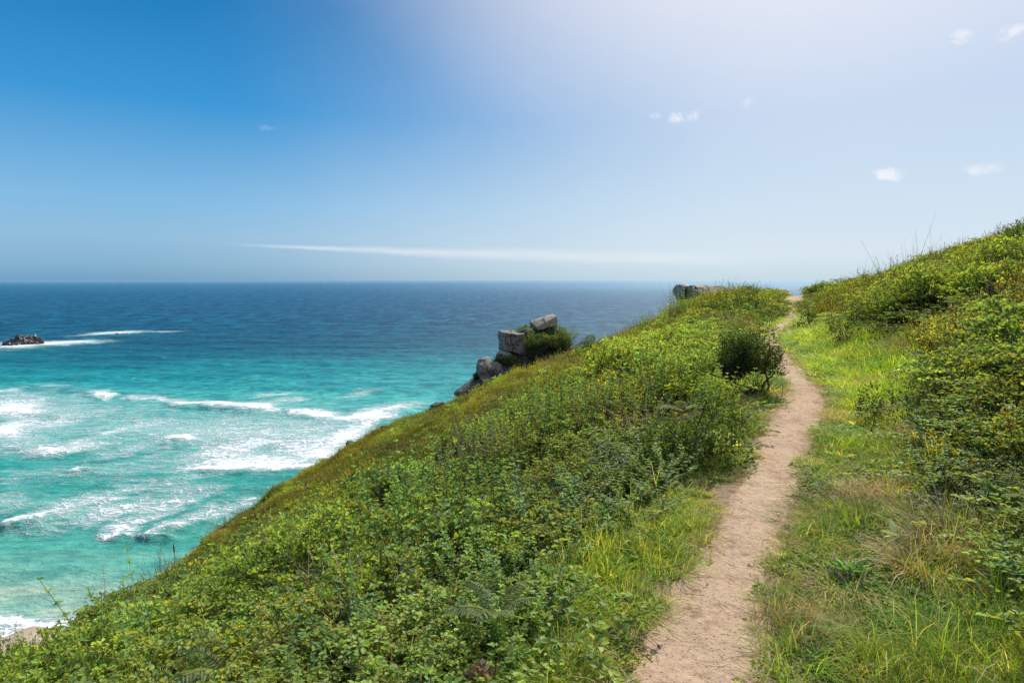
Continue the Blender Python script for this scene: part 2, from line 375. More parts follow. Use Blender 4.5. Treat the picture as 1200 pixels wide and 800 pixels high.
def grid_mesh(name, X, Y, Z, mat, attrs=None):
    n, k = X.shape; V = np.stack([X, Y, Z], -1).reshape(-1, 3)
    i = np.arange(n-1)[:, None]*k; j = np.arange(k-1)[None]
    Q = np.stack([i+j, i+j+1, i+k+j+1, i+k+j], -1).reshape(-1, 4)
    me = bpy.data.meshes.new(name)
    me.vertices.add(len(V)); me.vertices.foreach_set('co', V.astype(np.float32).ravel())
    me.loops.add(Q.size); me.loops.foreach_set('vertex_index', Q.astype(np.int32).ravel())
    me.polygons.add(len(Q)); me.polygons.foreach_set('loop_start', np.arange(0, Q.size, 4, dtype=np.int32))
    for a, val in (attrs or {}).items():
        at = me.attributes.new(a, 'FLOAT', 'POINT'); at.data.foreach_set('value', val.astype(np.float32).ravel())
    me.update(calc_edges=True); me.polygons.foreach_set('use_smooth', np.ones(len(Q), bool))
    me.materials.append(mat); return me

# ------------------------------------------------------------ ground sheet
def build_ground():
    us = np.concatenate([np.linspace(-40, -2, 40), np.arange(-1.8, 14, .11), 14+(np.geomspace(1, 120, 330)-1)*1.35])
    tv = np.sinh(np.linspace(-5.6, 5.75, 620))*.75*1.0
    U, V0 = np.meshgrid(us, tv, indexing='ij'); V = V0 + path_v(U)*np.exp(-(V0/6)**2)
    Z = Huv(U, V); X, Y = xy(U, V)
    o = np.abs(V-path_v(U)); w = path_w(U)
    dirt = 1-ss(0.5, 1.9, o/w)
    dirt = dirt + .5*ss(52, 66, U)*np.exp(-(o/4)**2)
    o_ = link('ground', grid_mesh('ground', X, Y, Z, ground_mat(), {'dirt': dirt}))
    o_['kind'] = 'structure'
    # sea bed far out, so that the ground reaches the horizon below the water
def build_path():
    us = np.concatenate([np.arange(-4, 12, .03), np.arange(12, 30, .08), np.arange(30, 82, .3)])
    ts = np.linspace(-1, 1, 61)
    U, T = np.meshgrid(us, ts, indexing='ij')
    wl = path_w(U)*.5*(1.06+.34*fbm(U*1.4, T*0+1, 4, 61)); wr = path_w(U)*.5*(1.06+.34*fbm(U*1.4, T*0+5, 4, 71))
    O = np.where(T > 0, T*wl, T*wr)*1.18
    V = path_v(U)+O
    wave = .018*fbm(U*3, V*3, 4, 77) + .006*fbm(U*12, V*12, 3, 78)
    # shoe prints
    k = 0
    for (fu, side) in [(2.75, .05), (3.25, -.08), (3.8, .06), (4.5, -.05), (5.3, .05)]:
        fv = np.interp(fu, PU, PV)+side
        a = ((U-fu)/.13)**4+((V-fv)/.045)**4
        wave = wave - .007*np.exp(-a) + .004*np.exp(-(a-1.6)**2)
    Z = Huv(U, V)+.016+wave-.03*np.abs(T)**5 - .010*(1-T**2)*0
    X, Y = xy(U, V)
    o = link('path', grid_mesh('path', X, Y, Z, path_mat())); o['kind'] = 'structure'

# ------------------------------------------------------------ sea
FOAM = [  # surveyed breakers: px, py, half length, half depth, slope angle (deg), strength, lead (sharp front)
 (115,465,18,3,-4,1.1),(175,468,30,2.2,-6,.7),(240,476,42,4.5,-5,1.25),(290,480,38,5.5,-2,1.35),(370,486,30,4.5,-8,1.1),(400,490,25,4,0,.8),(435,490,30,7,6,1.35),
 (460,482,25,6,10,1.0),(60,404,60,3,3,1.0),(18,407,30,5,3,1.0),(135,391,38,1.8,3,.95),(185,389,28,1.0,1,.5),(12,458,20,3,6,.8),
 (22,480,40,14,0,.95),(15,505,34,12,0,1.0),(60,498,40,8,12,.6),(140,508,28,5,8,.6),(160,502,50,8,10,.5),(85,525,45,7,8,.75),(62,527,26,4,6,1.0),(215,514,30,4,4,1.05),(95,553,22,2.6,6,1.15),(82,556,10,2,0,.8),
 (290,545,80,10,2,1.1),(245,552,45,5,3,1.1),(340,552,60,8,0,1.1),(270,528,70,12,10,.75),(370,530,60,16,0,.85),(300,515,90,12,0,.55),(405,515,35,16,20,.9),(425,503,30,10,20,.9),
 (60,604,42,7,12,1.0),(30,611,26,4,5,1.0),(100,588,55,9,16,.62),(130,577,60,8,14,.5),(150,596,35,10,14,.7),(128,626,17,4,4,1.15),(160,612,40,7,20,.75),
 (175,629,24,5,-2,1.15),(210,615,42,7,18,.9),(245,600,45,9,20,.55),(190,590,60,14,15,.45),(20,590,40,8,8,.4),(290,600,50,14,15,.3),(340,580,50,10,15,.3),
 (25,737,56,8,0,1.3),(75,727,40,7,6,1.1),(120,716,32,5,8,.9),(150,706,26,4,10,.8),(15,748,30,6,-4,1.2),(5,728,18,9,0,1.1),(230,660,26,3,10,.3),
 (340,468,30,3,4,.55),(420,462,30,3,8,.35),(320,462,26,2.4,6,.5),(250,505,120,16,4,.42),(180,520,70,10,10,.4),(350,505,80,14,8,.5),(60,485,80,22,0,.4),(420,520,40,26,0,.6),(200,570,90,14,14,.36),(100,600,70,14,14,.42),(30,520,50,14,6,.42),(60,452,20,2.2,4,.4),(120,500,120,26,6,.28),(330,520,130,34,0,.42),(60,560,70,14,8,.25),(170,545,80,16,8,.28),
]
def build_sea():
    r = np.concatenate([[40, 60, 75], np.arange(85, 330, .8), 330+(np.geomspace(1, 400, 300)-1)*4.0, np.geomspace(2200, 60000, 60)])
    a = np.radians(np.concatenate([np.linspace(-120, -50, 12)[:-1], np.arange(-50, -8, .13), np.linspace(-8, 40, 90), np.linspace(43, 120, 12)]))
    R, A = np.meshgrid(r, a, indexing='ij')
    X = R*np.sin(A); Y = R*np.cos(A)
    foam = np.zeros_like(X); crest = np.zeros_like(X); face = np.zeros_like(X)
    wx = X+9*fbm(X*.06, Y*.06, 4, 91)+2.5*fbm(X*.3, Y*.3, 3, 92); wy = Y+9*fbm(X*.05, Y*.06, 4, 95)+3*fbm(X*.3, Y*.3, 3, 96)
    for (px, py, hl, hd, ang, st) in FOAM:
        hd *= 1.25; st *= 1.08
        c = on_sea(px, py); an = math.radians(ang)
        ax = on_sea(px+hl*math.cos(an), py-hl*math.sin(an))-c; ay = on_sea(px, py-hd)-c
        M = np.linalg.inv(np.stack([ax, ay], 1))
        p = M[0, 0]*(wx-c[0])+M[0, 1]*(wy-c[1]); q = M[1, 0]*(wx-c[0])+M[1, 1]*(wy-c[1])
        qq = np.where(q < 0, q*2.0, q*.95)                 # sharp towards the shore, trailing off to seaward
        e = np.exp(-(np.abs(p)**2.6)-(np.abs(qq)**2.0))
        foam = np.maximum(foam, st*e) + .12*st*e
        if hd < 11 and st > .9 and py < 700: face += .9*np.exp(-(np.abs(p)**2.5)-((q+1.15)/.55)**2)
        if hd < 11 and st > .9 and py < 700: crest += np.exp(-(np.abs(p)**2.5)-((q+.25)/.8)**2)*min(1.0, st)
    Z = SEA + np.zeros_like(X)
    nr = ss(3500, 300, R)
    sw = np.sin(Y*.24+X*.045+3*fbm(X*.01, Y*.01, 3, 101))*.30 + np.sin(Y*.11-X*.012+2.5*fbm(X*.006, Y*.006, 2, 104))*.45 + .35*fbm(X*.05, Y*.14, 4, 107)
    Z = Z+sw*nr*ss(85, 150, R)+np.minimum(crest, 1.2)*1.5
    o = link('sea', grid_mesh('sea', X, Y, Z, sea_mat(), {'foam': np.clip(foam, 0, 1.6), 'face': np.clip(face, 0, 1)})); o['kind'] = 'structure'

# ------------------------------------------------------------ plant prototypes (leaf-sized faces)
def cvar(base, n, v=.22, hue=.12):
    k = rng.uniform(1-v, 1+v, (n, 1)); h = rng.normal(0, hue, (n, 1))
    return np.clip(np.asarray(base)[None]*k*np.concatenate([1+h, np.ones((n, 1)), 1-h*.8], 1), .004, 1)
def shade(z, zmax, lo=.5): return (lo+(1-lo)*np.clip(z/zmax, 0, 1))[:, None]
def g_bramble(R=.42, Hh=.40, stems=30, leaf=.028, col=(.060, .100, .022), tip=(.14, .18, .035), nod=11, w=.8):
    g = G(); n = stems; az = rng.uniform(0, 6.283, n); k = nod
    t = np.linspace(0.05, 1, k)[None]; rr = R*rng.uniform(.4, 1.1, n)[:, None]; hh = Hh*rng.uniform(.6, 1.25, n)[:, None]
    b = rng.normal(0, R*.28, (n, 2))
    r = rr*t**1.1; z = hh*(1.9*t-1.15*t*t)
    paths = np.stack([b[:, :1]+r*np.cos(az)[:, None], b[:, 1:]+r*np.sin(az)[:, None], z], -1)
    paths += rng.normal(0, .012, paths.shape)
    add_tubes(g, paths, .0045, .0018, cvar((.10, .07, .035), n))
    P = paths[:, 2:].reshape(-1, 3); T = np.gradient(paths, axis=1)[:, 2:].reshape(-1, 3); tt = np.broadcast_to(t, (n, k))[:, 2:].ravel()
    for m in range(5):
        q = rng.uniform(0, 1, len(P)) < .95
        D = nrm(T)*.4+rng.normal(0, .75, P.shape); D[:, 2] = np.abs(D[:, 2])*.55+.05
        N = rng.normal(0, .6, P.shape)+np.array([0, 0, 1.])
        L = leaf*rng.uniform(.6, 1.35, len(P))
        c = cvar(col, len(P), .3)*(1-tt[:, None]**3)+cvar(tip, len(P))*tt[:, None]**3
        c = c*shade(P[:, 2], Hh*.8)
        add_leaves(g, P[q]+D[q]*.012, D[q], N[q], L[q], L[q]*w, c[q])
    return g
def g_scrub(R=.34, Hh=.42, shoots=46, leaf=.024, col=(.075, .095, .022), tip=(.17, .165, .03), w=.5, per=22):
    g = G(); n = shoots; rad = R*np.sqrt(rng.uniform(0, 1, n)); az = rng.uniform(0, 6.283, n)
    b = np.stack([rad*np.cos(az), rad*np.sin(az), np.zeros(n)], 1)
    h = Hh*rng.uniform(.55, 1.15, n)*(1-.45*(rad/R)**2)
    out = np.stack([np.cos(az), np.sin(az), 0*az], 1)*(rad/R)[:, None]*.45+rng.normal(0, .16, (n, 3)); out[:, 2] = 1
    t = np.linspace(0, 1, 6)[None, :, None]
    paths = b[:, None]+out[:, None]*h[:, None, None]*t+rng.normal(0, .008, (n, 6, 3))
    add_tubes(g, paths, .004, .0015, cvar((.09, .06, .035), n))
    tt = rng.uniform(.18, 1, (n, per)); P = b[:, None]+out[:, None]*h[:, None, None]*tt[..., None]; P = P.reshape(-1, 3); tt = tt.ravel()
    P += rng.normal(0, .008, P.shape)
    D = rng.normal(0, .8, P.shape); D[:, 2] = np.abs(D[:, 2])*.7+.45
    N = rng.normal(0, .6, P.shape)+np.array([0, 0, .8])
    L = leaf*rng.uniform(.6, 1.4, len(P))
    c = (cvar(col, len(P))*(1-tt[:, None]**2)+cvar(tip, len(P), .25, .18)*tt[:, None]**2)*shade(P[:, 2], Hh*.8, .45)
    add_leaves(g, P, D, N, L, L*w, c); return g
def g_nettle(R=.26, Hh=.40, stems=13, leaf=.058, col=(.060, .105, .026), tip=(.13, .18, .04)):
    g = G(); n = stems; az = rng.uniform(0, 6.283, n); rad = R*np.sqrt(rng.uniform(0, 1, n))
    b = np.stack([rad*np.cos(az), rad*np.sin(az), 0*az], 1); h = Hh*rng.uniform(.65, 1.2, n)
    lean = rng.normal(0, .30, (n, 3)); lean[:, 2] = 1; k = 12
    t = np.linspace(0, 1, k)[None, :, None]; paths = b[:, None]+lean[:, None]*h[:, None, None]*t
    add_tubes(g, paths, .0045, .002, cvar((.10, .13, .04), n))
    for i in range(2, k):
        for s in range(4):
            a = az+i*1.57+s*1.571+rng.normal(0, .25, n); P = paths[:, i]
            f = 1-.62*(i/k)**1.5
            L = leaf*f*rng.uniform(.75, 1.2, n)
            el = .1+.5*(i/k)
            D = np.stack([np.cos(a), np.sin(a), el+rng.normal(0, .2, n)], 1)
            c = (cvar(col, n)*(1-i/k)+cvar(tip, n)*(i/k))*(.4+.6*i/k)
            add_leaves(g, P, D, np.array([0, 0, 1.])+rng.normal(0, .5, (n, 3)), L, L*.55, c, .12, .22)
    return g
def g_fern(n=5, L=.62, col=(.115, .165, .105), tip=(.15, .20, .12), droop=.9):
    g = G(); k = 20; az = np.arange(n)*6.283/n+rng.uniform(-.5, .5, n)
    for j in range(n):
        ll = L*rng.uniform(.7, 1.15); t = np.linspace(0, 1, k); el0 = rng.uniform(.75, 1.25)
        ang = el0-droop*t*1.1; dr = np.stack([np.cos(ang)*np.cos(az[j]), np.cos(ang)*np.sin(az[j]), np.sin(ang)], 1)
        P = np.cumsum(dr*ll/k, 0); add_tubes(g, P[None], .004, .0012, np.array([[.12, .13, .05]]))
        sd = np.array([-np.sin(az[j]), np.cos(az[j]), 0])
        for s in (-1, 1):
            for tt in range(3, k):
                pl = ll*.30*math.sin(math.pi*min(1, (tt/k)*.80+.12))**.8*(1-tt/k*.4)
                d = s*sd+dr[tt]*.55+rng.normal(0, .05, 3); d = d/np.linalg.norm(d); d[2] -= .12
                nn = np.cross(d, dr[tt]); nn = nn*np.sign(nn[2]+1e-9)
                add_leaves(g, P[tt][None], d[None], nn[None]+rng.normal(0, .15, (1, 3)), np.array([pl*rng.uniform(.85, 1.1)]), np.array([ll/k*.85]), cvar(col, 1, .2, .06), .12, .25)
    return g
def g_grass(n=70, R=.13, L=.20, W=.0045, col=(.135, .19, .030), lean=.35, curve=.7, dry=.05):
    g = G(); rad = R*np.sqrt(rng.uniform(0, 1, n)); az = rng.uniform(0, 6.283, n)
    P = np.stack([rad*np.cos(az), rad*np.sin(az), -.01+0*az], 1)
    a2 = az+rng.normal(0, .9, n); c = cvar(col, n, .3, .14)
    d = rng.uniform(0, 1, n) < dry; c[d] = cvar((.38, .30, .16), d.sum(), .25, .05)
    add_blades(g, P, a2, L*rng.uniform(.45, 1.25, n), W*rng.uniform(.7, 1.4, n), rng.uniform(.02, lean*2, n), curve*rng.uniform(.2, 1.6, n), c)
    return g
def g_herb(R=.12, n=70, leaf=.026, col=(.10, .15, .03)):
    """low clover, sorrel and plantain between the grass"""
    g = G(); rad = R*np.sqrt(rng.uniform(0, 1, n)); az = rng.uniform(0, 6.283, n)
    P = np.stack([rad*np.cos(az), rad*np.sin(az), rng.uniform(.0, .05, n)], 1)
    D = rng.normal(0, 1, (n, 3)); D[:, 2] = np.abs(D[:, 2])*.5
    L = leaf*rng.uniform(.5, 1.4, n)
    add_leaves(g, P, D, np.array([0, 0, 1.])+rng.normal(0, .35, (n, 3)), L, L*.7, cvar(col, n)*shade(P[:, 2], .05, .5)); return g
def g_straw(n=26, R=.16, col=(.42, .33, .20), z=.015, L=.13):
    g = G(); c0 = rng.normal(0, R*.6, (n, 3)); c0[:, 2] = np.abs(rng.normal(0, z, n))+.004
    az = rng.uniform(0, 6.283, n); d = np.stack([np.cos(az), np.sin(az), rng.normal(0, .12, n)], 1)
    t = np.linspace(-.5, .5, 4)[None, :, None]; ll = L*rng.uniform(.3, 1.2, n)[:, None, None]
    pa = c0[:, None]+d[:, None]*ll*t + rng.normal(0, .004, (n, 4, 3)); pa[..., 2] = np.maximum(pa[..., 2], .003)
    add_tubes(g, pa, .0016, .0010, cvar(col, n, .3, .06)); return g
def g_twigs(n=60, R=.3, Hh=.4, col=(.19, .15, .125)):
    g = G(); az = rng.uniform(0, 6.283, n); b = rng.normal(0, R*.35, (n, 3)); b[:, 2] = 0
    d = np.stack([np.cos(az)*.7, np.sin(az)*.7, rng.uniform(.4, 1.4, n)], 1)
    t = np.linspace(0, 1, 6)[None, :, None]; pa = b[:, None]+d[:, None]*t*Hh*rng.uniform(.5, 1, n)[:, None, None]
    pa = pa+np.cumsum(rng.normal(0, .014, pa.shape), 1)
    add_tubes(g, pa, .0035, .0012, cvar(col, n, .35, .05)); 
    st = pa[:, 3]; d2 = d+rng.normal(0, .7, d.shape)
    p2 = st[:, None]+d2[:, None]*t*Hh*.4; add_tubes(g, p2, .002, .0008, cvar(col, n, .35, .05))
    return g

PROTO = bpy.data.collections.new('plant_sources')        # not linked to the scene: sources for the scattered cover
def proto_coll(name, gens, mat):
    c = bpy.data.collections.new(name)
    for i, g in enumerate(gens):
        o = bpy.data.objects.new('%s_%02d' % (name, i), g.mesh('%s_%02d' % (name, i), mat)); c.objects.link(o)
    return c, len(gens)

def scatter(name, label, cat, coll, ncol, P, rot, scl, tint):
    me = bpy.data.meshes.new(name); n = len(P)
    me.vertices.add(n); me.vertices.foreach_set('co', P.astype(np.float32).ravel())
    def at(nm, ty, arr, key): a = me.attributes.new(nm, ty, 'POINT'); a.data.foreach_set(key, arr.ravel())
    at('rot', 'FLOAT_VECTOR', rot.astype(np.float32), 'vector'); at('scl', 'FLOAT_VECTOR', scl.astype(np.float32), 'vector')
    at('idx', 'INT', rng.integers(0, ncol, n).astype(np.int32), 'value')
    at('tint', 'FLOAT_VECTOR', tint.astype(np.float32), 'vector'); at('hast', 'FLOAT', np.ones(n, np.float32), 'value')
    me.update()
    o = link(name, me); tag(o, label, cat, kind='stuff')
    ng = bpy.data.node_groups.new(name, 'GeometryNodeTree')
    ng.interface.new_socket('Geometry', in_out='INPUT', socket_type='NodeSocketGeometry'); ng.interface.new_socket('Geometry', in_out='OUTPUT', socket_type='NodeSocketGeometry')
    N = ng.nodes.new; L = ng.links.new
    gi = N('NodeGroupInput'); go = N('NodeGroupOutput'); ci = N('GeometryNodeCollectionInfo'); ci.inputs['Collection'].default_value = coll
    ci.inputs['Separate Children'].default_value = True; ci.inputs['Reset Children'].default_value = True
    ip = N('GeometryNodeInstanceOnPoints'); ip.inputs['Pick Instance'].default_value = True
    def na(nm, ty):
        a = N('GeometryNodeInputNamedAttribute'); a.data_type = ty; a.inputs['Name'].default_value = nm
        return next(s for s in a.outputs if s.enabled and s.name == 'Attribute')
    L(gi.outputs[0], ip.inputs['Points']); L(ci.outputs[0], ip.inputs['Instance'])
    L(na('idx', 'INT'), ip.inputs['Instance Index'])
    er = N('FunctionNodeEulerToRotation'); L(na('rot', 'FLOAT_VECTOR'), er.inputs[0]); L(er.outputs[0], ip.inputs['Rotation'])
    L(na('scl', 'FLOAT_VECTOR'), ip.inputs['Scale']); L(ip.outputs[0], go.inputs[0])
    md = o.modifiers.new('scatter', 'NODES'); md.node_group = ng
    return o

def sector_points(r0, r1, spacing, grow, a0=-62, a1=62):
    """jittered points in a sector, spacing growing with distance"""
    out = []; r = r0
    while r < r1:
        s = spacing*grow(r); na = max(1, int(math.radians(a1-a0)*r/s))
        a = np.radians(a0)+(np.arange(na)+rng.uniform(0, 1, na))*math.radians(a1-a0)/na
        rr = r+rng.uniform(-.5, .5, na)*s*1.1
        out.append(np.stack([rr*np.sin(a), rr*np.cos(a), np.full(na, s/spacing)], 1)); r += s
    return np.concatenate(out)
def slope_rot(x, y, amt=.5):
    e = .3; gx = (Hxy(x+e, y)-Hxy(x-e, y))/(2*e); gy = (Hxy(x, y+e)-Hxy(x, y-e))/(2*e)
    # tilt towards the slope normal, then spin about z
    return -np.arctan(gx)*amt, np.arctan(gy)*amt

def grass_zone(u, v):
    """1 on the grassy verges, 0 on the scrub"""
    o = v-path_v(u); n = .35*fbm(u*.9, v*.9, 3, 200)
    wl = np.interp(u, [0, 3, 5, 7.5, 9, 13, 15, 25, 40, 70], [.62, .66, .72, .78, 1.2, 1.3, .7, .8, .7, .5])
    wr = np.interp(u, [0, 2.5, 4, 6, 9, 12, 18, 25, 40, 70], [2.2, 1.7, 1.35, 1.25, 1.7, 2.3, 2.2, 1.3, .6, .4])
    lim = np.where(o > 0, wl, wr)
    return ss(lim+.18, lim-.18, np.abs(o)+n*.8)
def tint_at(u, v, kind):
    n1 = fbm(u*.35, v*.35, 3, 300); n2 = fbm(u*.11+9, v*.11, 3, 310); n3 = rng.normal(0, .12, len(u))
    k = 1.05+.75*n1+.45*n2+n3*2.2
    hue = np.clip(.22*n2+.22*fbm(u*.6, v*.6, 2, 320)+rng.normal(0, .05, len(u)), -.3, .2)
    return np.clip(np.stack([k*(1+hue), k, k*(1-hue*.6)], 1), .25, 2.2)

def build_cover():
    gr = lambda r: np.clip((r/9)**.24, .78, 1.75)
    pts = sector_points(.9, 150, .215, gr)
    x, y, s = pts.T; u, v = uv(x, y); o = v-path_v(u); z = Huv(u, v); gz = grass_zone(u, v)
    r = np.hypot(x, y)
    keep = (gz < .5) & (np.abs(o) > .42+.25*0) & (z > SEA+7) & (o < 72)
    keep &= ~((u > 46) & (o > -1.5) & (o < 1.1)) & ~((r < 1.5))
    x, y, s, u, v, o, z, r = [q[keep] for q in (x, y, s, u, v, o, z, r)]
    tint = tint_at(u, v, 0)
    hgt = 1+1.0*fbm(u*.75, v*.75, 3, 400)+.35*fbm(u*.2, v*.2, 2, 410)
    near_path = ss(.8, 2.2, np.abs(o)); hgt *= .5+.5*near_path
    # taller green growth beside the path on the seaward side
    tall = np.exp(-((u-8.2)/1.6)**2-((o-1.65)/.6)**2); hgt *= 1+.55*tall
    # pick what grows where
    a = fbm(u*.22, v*.22, 3, 500)+.5*fbm(u*1.1, v*1.1, 2, 510)+rng.normal(0, .22, len(u))
    lush = (o > 0)*ss(7.5, 2.5, o)*ss(15, 9, u) + (o < 0)*.2
    heath = ss(5, 12, np.abs(o))*.5+ss(10, 24, u)*.5
    wN = lush*.75+a*1.15-.32+rng.normal(0, .07, len(u)); wB = .30-a*.5+.12*(o < 0)+.15*(o > 0)*(r < 20); wS = heath*.45+.24+rng.normal(0, .12, len(u))+.8*fbm(u*.4+5, v*.4, 3, 520)
    kind = np.argmax(np.stack([wB, wS, wN]), 0)
    ax, ay = slope_rot(x, y, .6)
    rot = np.stack([ay*0+ax*0, ay*0, rng.uniform(0, 6.28, len(u))], 1)
    rot[:, 0] = rng.normal(0, .10, len(u)); rot[:, 1] = rng.normal(0, .10, len(u))
    sc = s*rng.uniform(.65, 1.35, len(u)); hgt = hgt*rng.uniform(.7, 1.35, len(u))
    P = np.stack([x, y, z-.03], 1)
    yel = np.ones((len(u), 3)); far = ss(10, 30, r)[:, None]
    yel *= 1+far*np.array([.16, .18, -.05])                     # the distant heath is yellower
    rt = ((o < 0)*1.0)[:, None]; yel *= 1+rt*np.array([.10, .04, .10])
    tint = tint*yel
    k9 = (fbm(u*.85, v*.85, 3, 640)+rng.normal(0, .08, len(u)) < -.30); hgt = np.where(k9, hgt*.35, hgt); tint = np.where(k9[:, None], tint*.7, tint)   # hollows: lower growth, their shade painted in as a darker tint
    br = (fbm(u*.33, v*.33, 3, 620)+rng.normal(0, .12, len(u)) > .34)[:, None]
    tint = np.where(br, tint*np.array([.95, .66, .85]), tint)      # withered brown patches
    scl = np.stack([sc, sc, sc*np.clip(hgt, .2, 1.9)*np.clip(1.0/s**.3, .4, 1)], 1)
    tint[:, 0] = np.minimum(tint[:, 0], tint[:, 1]*1.0)
    bc, nb = proto_coll('bramble_source', [g_bramble(), g_bramble(.38, .46, 28, .024), g_bramble(.5, .34, 32, .032, (.050, .092, .026)), g_bramble(.4, .4, 30, .025, (.080, .11, .024), (.17, .18, .035)), g_bramble(.45, .38, 28, .036, (.06, .10, .035), (.12, .17, .05))], M_LEAF)
    sc_, ns = proto_coll('scrub_source', [g_scrub(), g_scrub(.3, .5, 40, .020, (.065, .085, .02)), g_scrub(.38, .34, 52, .026, (.09, .11, .02), (.20, .19, .03)), g_scrub(.34, .40, 44, .022, (.085, .095, .026), (.17, .165, .04))], M_LEAF)
    nc, nn = proto_coll('nettle_source', [g_nettle(), g_nettle(.3, .34, 15, .05, (.07, .115, .026), (.15, .18, .04)), g_nettle(.24, .5, 11, .052, (.05, .10, .04), (.10, .16, .06))], M_LEAF)
    for k, nm, lb, c, n in ((0, 'bramble_cover', 'tangled bramble and low leafy cover spread over the hillside', bc, nb), (1, 'heath_scrub', 'olive and yellow green heath scrub covering the headland slopes', sc_, ns), (2, 'leafy_undergrowth', 'upright leafy green undergrowth between the brambles near the path', nc, nn)):
        m = kind == k; scatter(nm, lb, 'undergrowth', c, n, P[m], rot[m], scl[m], tint[m])
    # dead twigs showing through
    m = (rng.uniform(0, 1, len(u)) < .035+.16*ss(.25, .5, fbm(u*.5, v*.5, 3, 600)))&(r < 60)
    tc, nt_ = proto_coll('twig_source', [g_twigs(), g_twigs(70, .25, .5, (.26, .20, .15)), g_twigs(50, .3, .35, (.16, .11, .11))], M_DRY)
    scatter('dead_twigs', 'grey brown dead twigs poking through the undergrowth', 'twigs', tc, nt_, P[m], rot[m], scl[m]*1.08, np.clip(tint[m], .7, 1.2))
    # grass stems among the scrub
    gp = sector_points(1.0, 60, .34, gr); x, y, s = gp.T; u, v = uv(x, y); o = v-path_v(u); z = Huv(u, v)
    m = (grass_zone(u, v) < .5) & (np.abs(o) > .5) & (z > SEA+7); x, y, s, u, v, z = [q[m] for q in (x, y, s, u, v, z)]
    tg, ntg = proto_coll('tall_grass_source', [g_grass(16, .10, .55, .004, (.14, .17, .05), .2, .4, .25), g_grass(12, .08, .58, .003, (.16, .17, .06), .15, .5, .3), g_grass(20, .12, .5, .005, (.12, .18, .04), .25, .6, .2)], M_GRASS)
    k = rng.uniform(.4, .85, len(x))*s**.5
    scatter('tall_grass', 'thin tall grass stems rising out of the scrub', 'grass', tg, ntg, np.stack([x, y, z-.02], 1), np.stack([rng.normal(0, .1, len(x)), rng.normal(0, .1, len(x)), rng.uniform(0, 6.28, len(x))], 1), np.stack([k, k, k], 1), tint_at(u, v, 0))

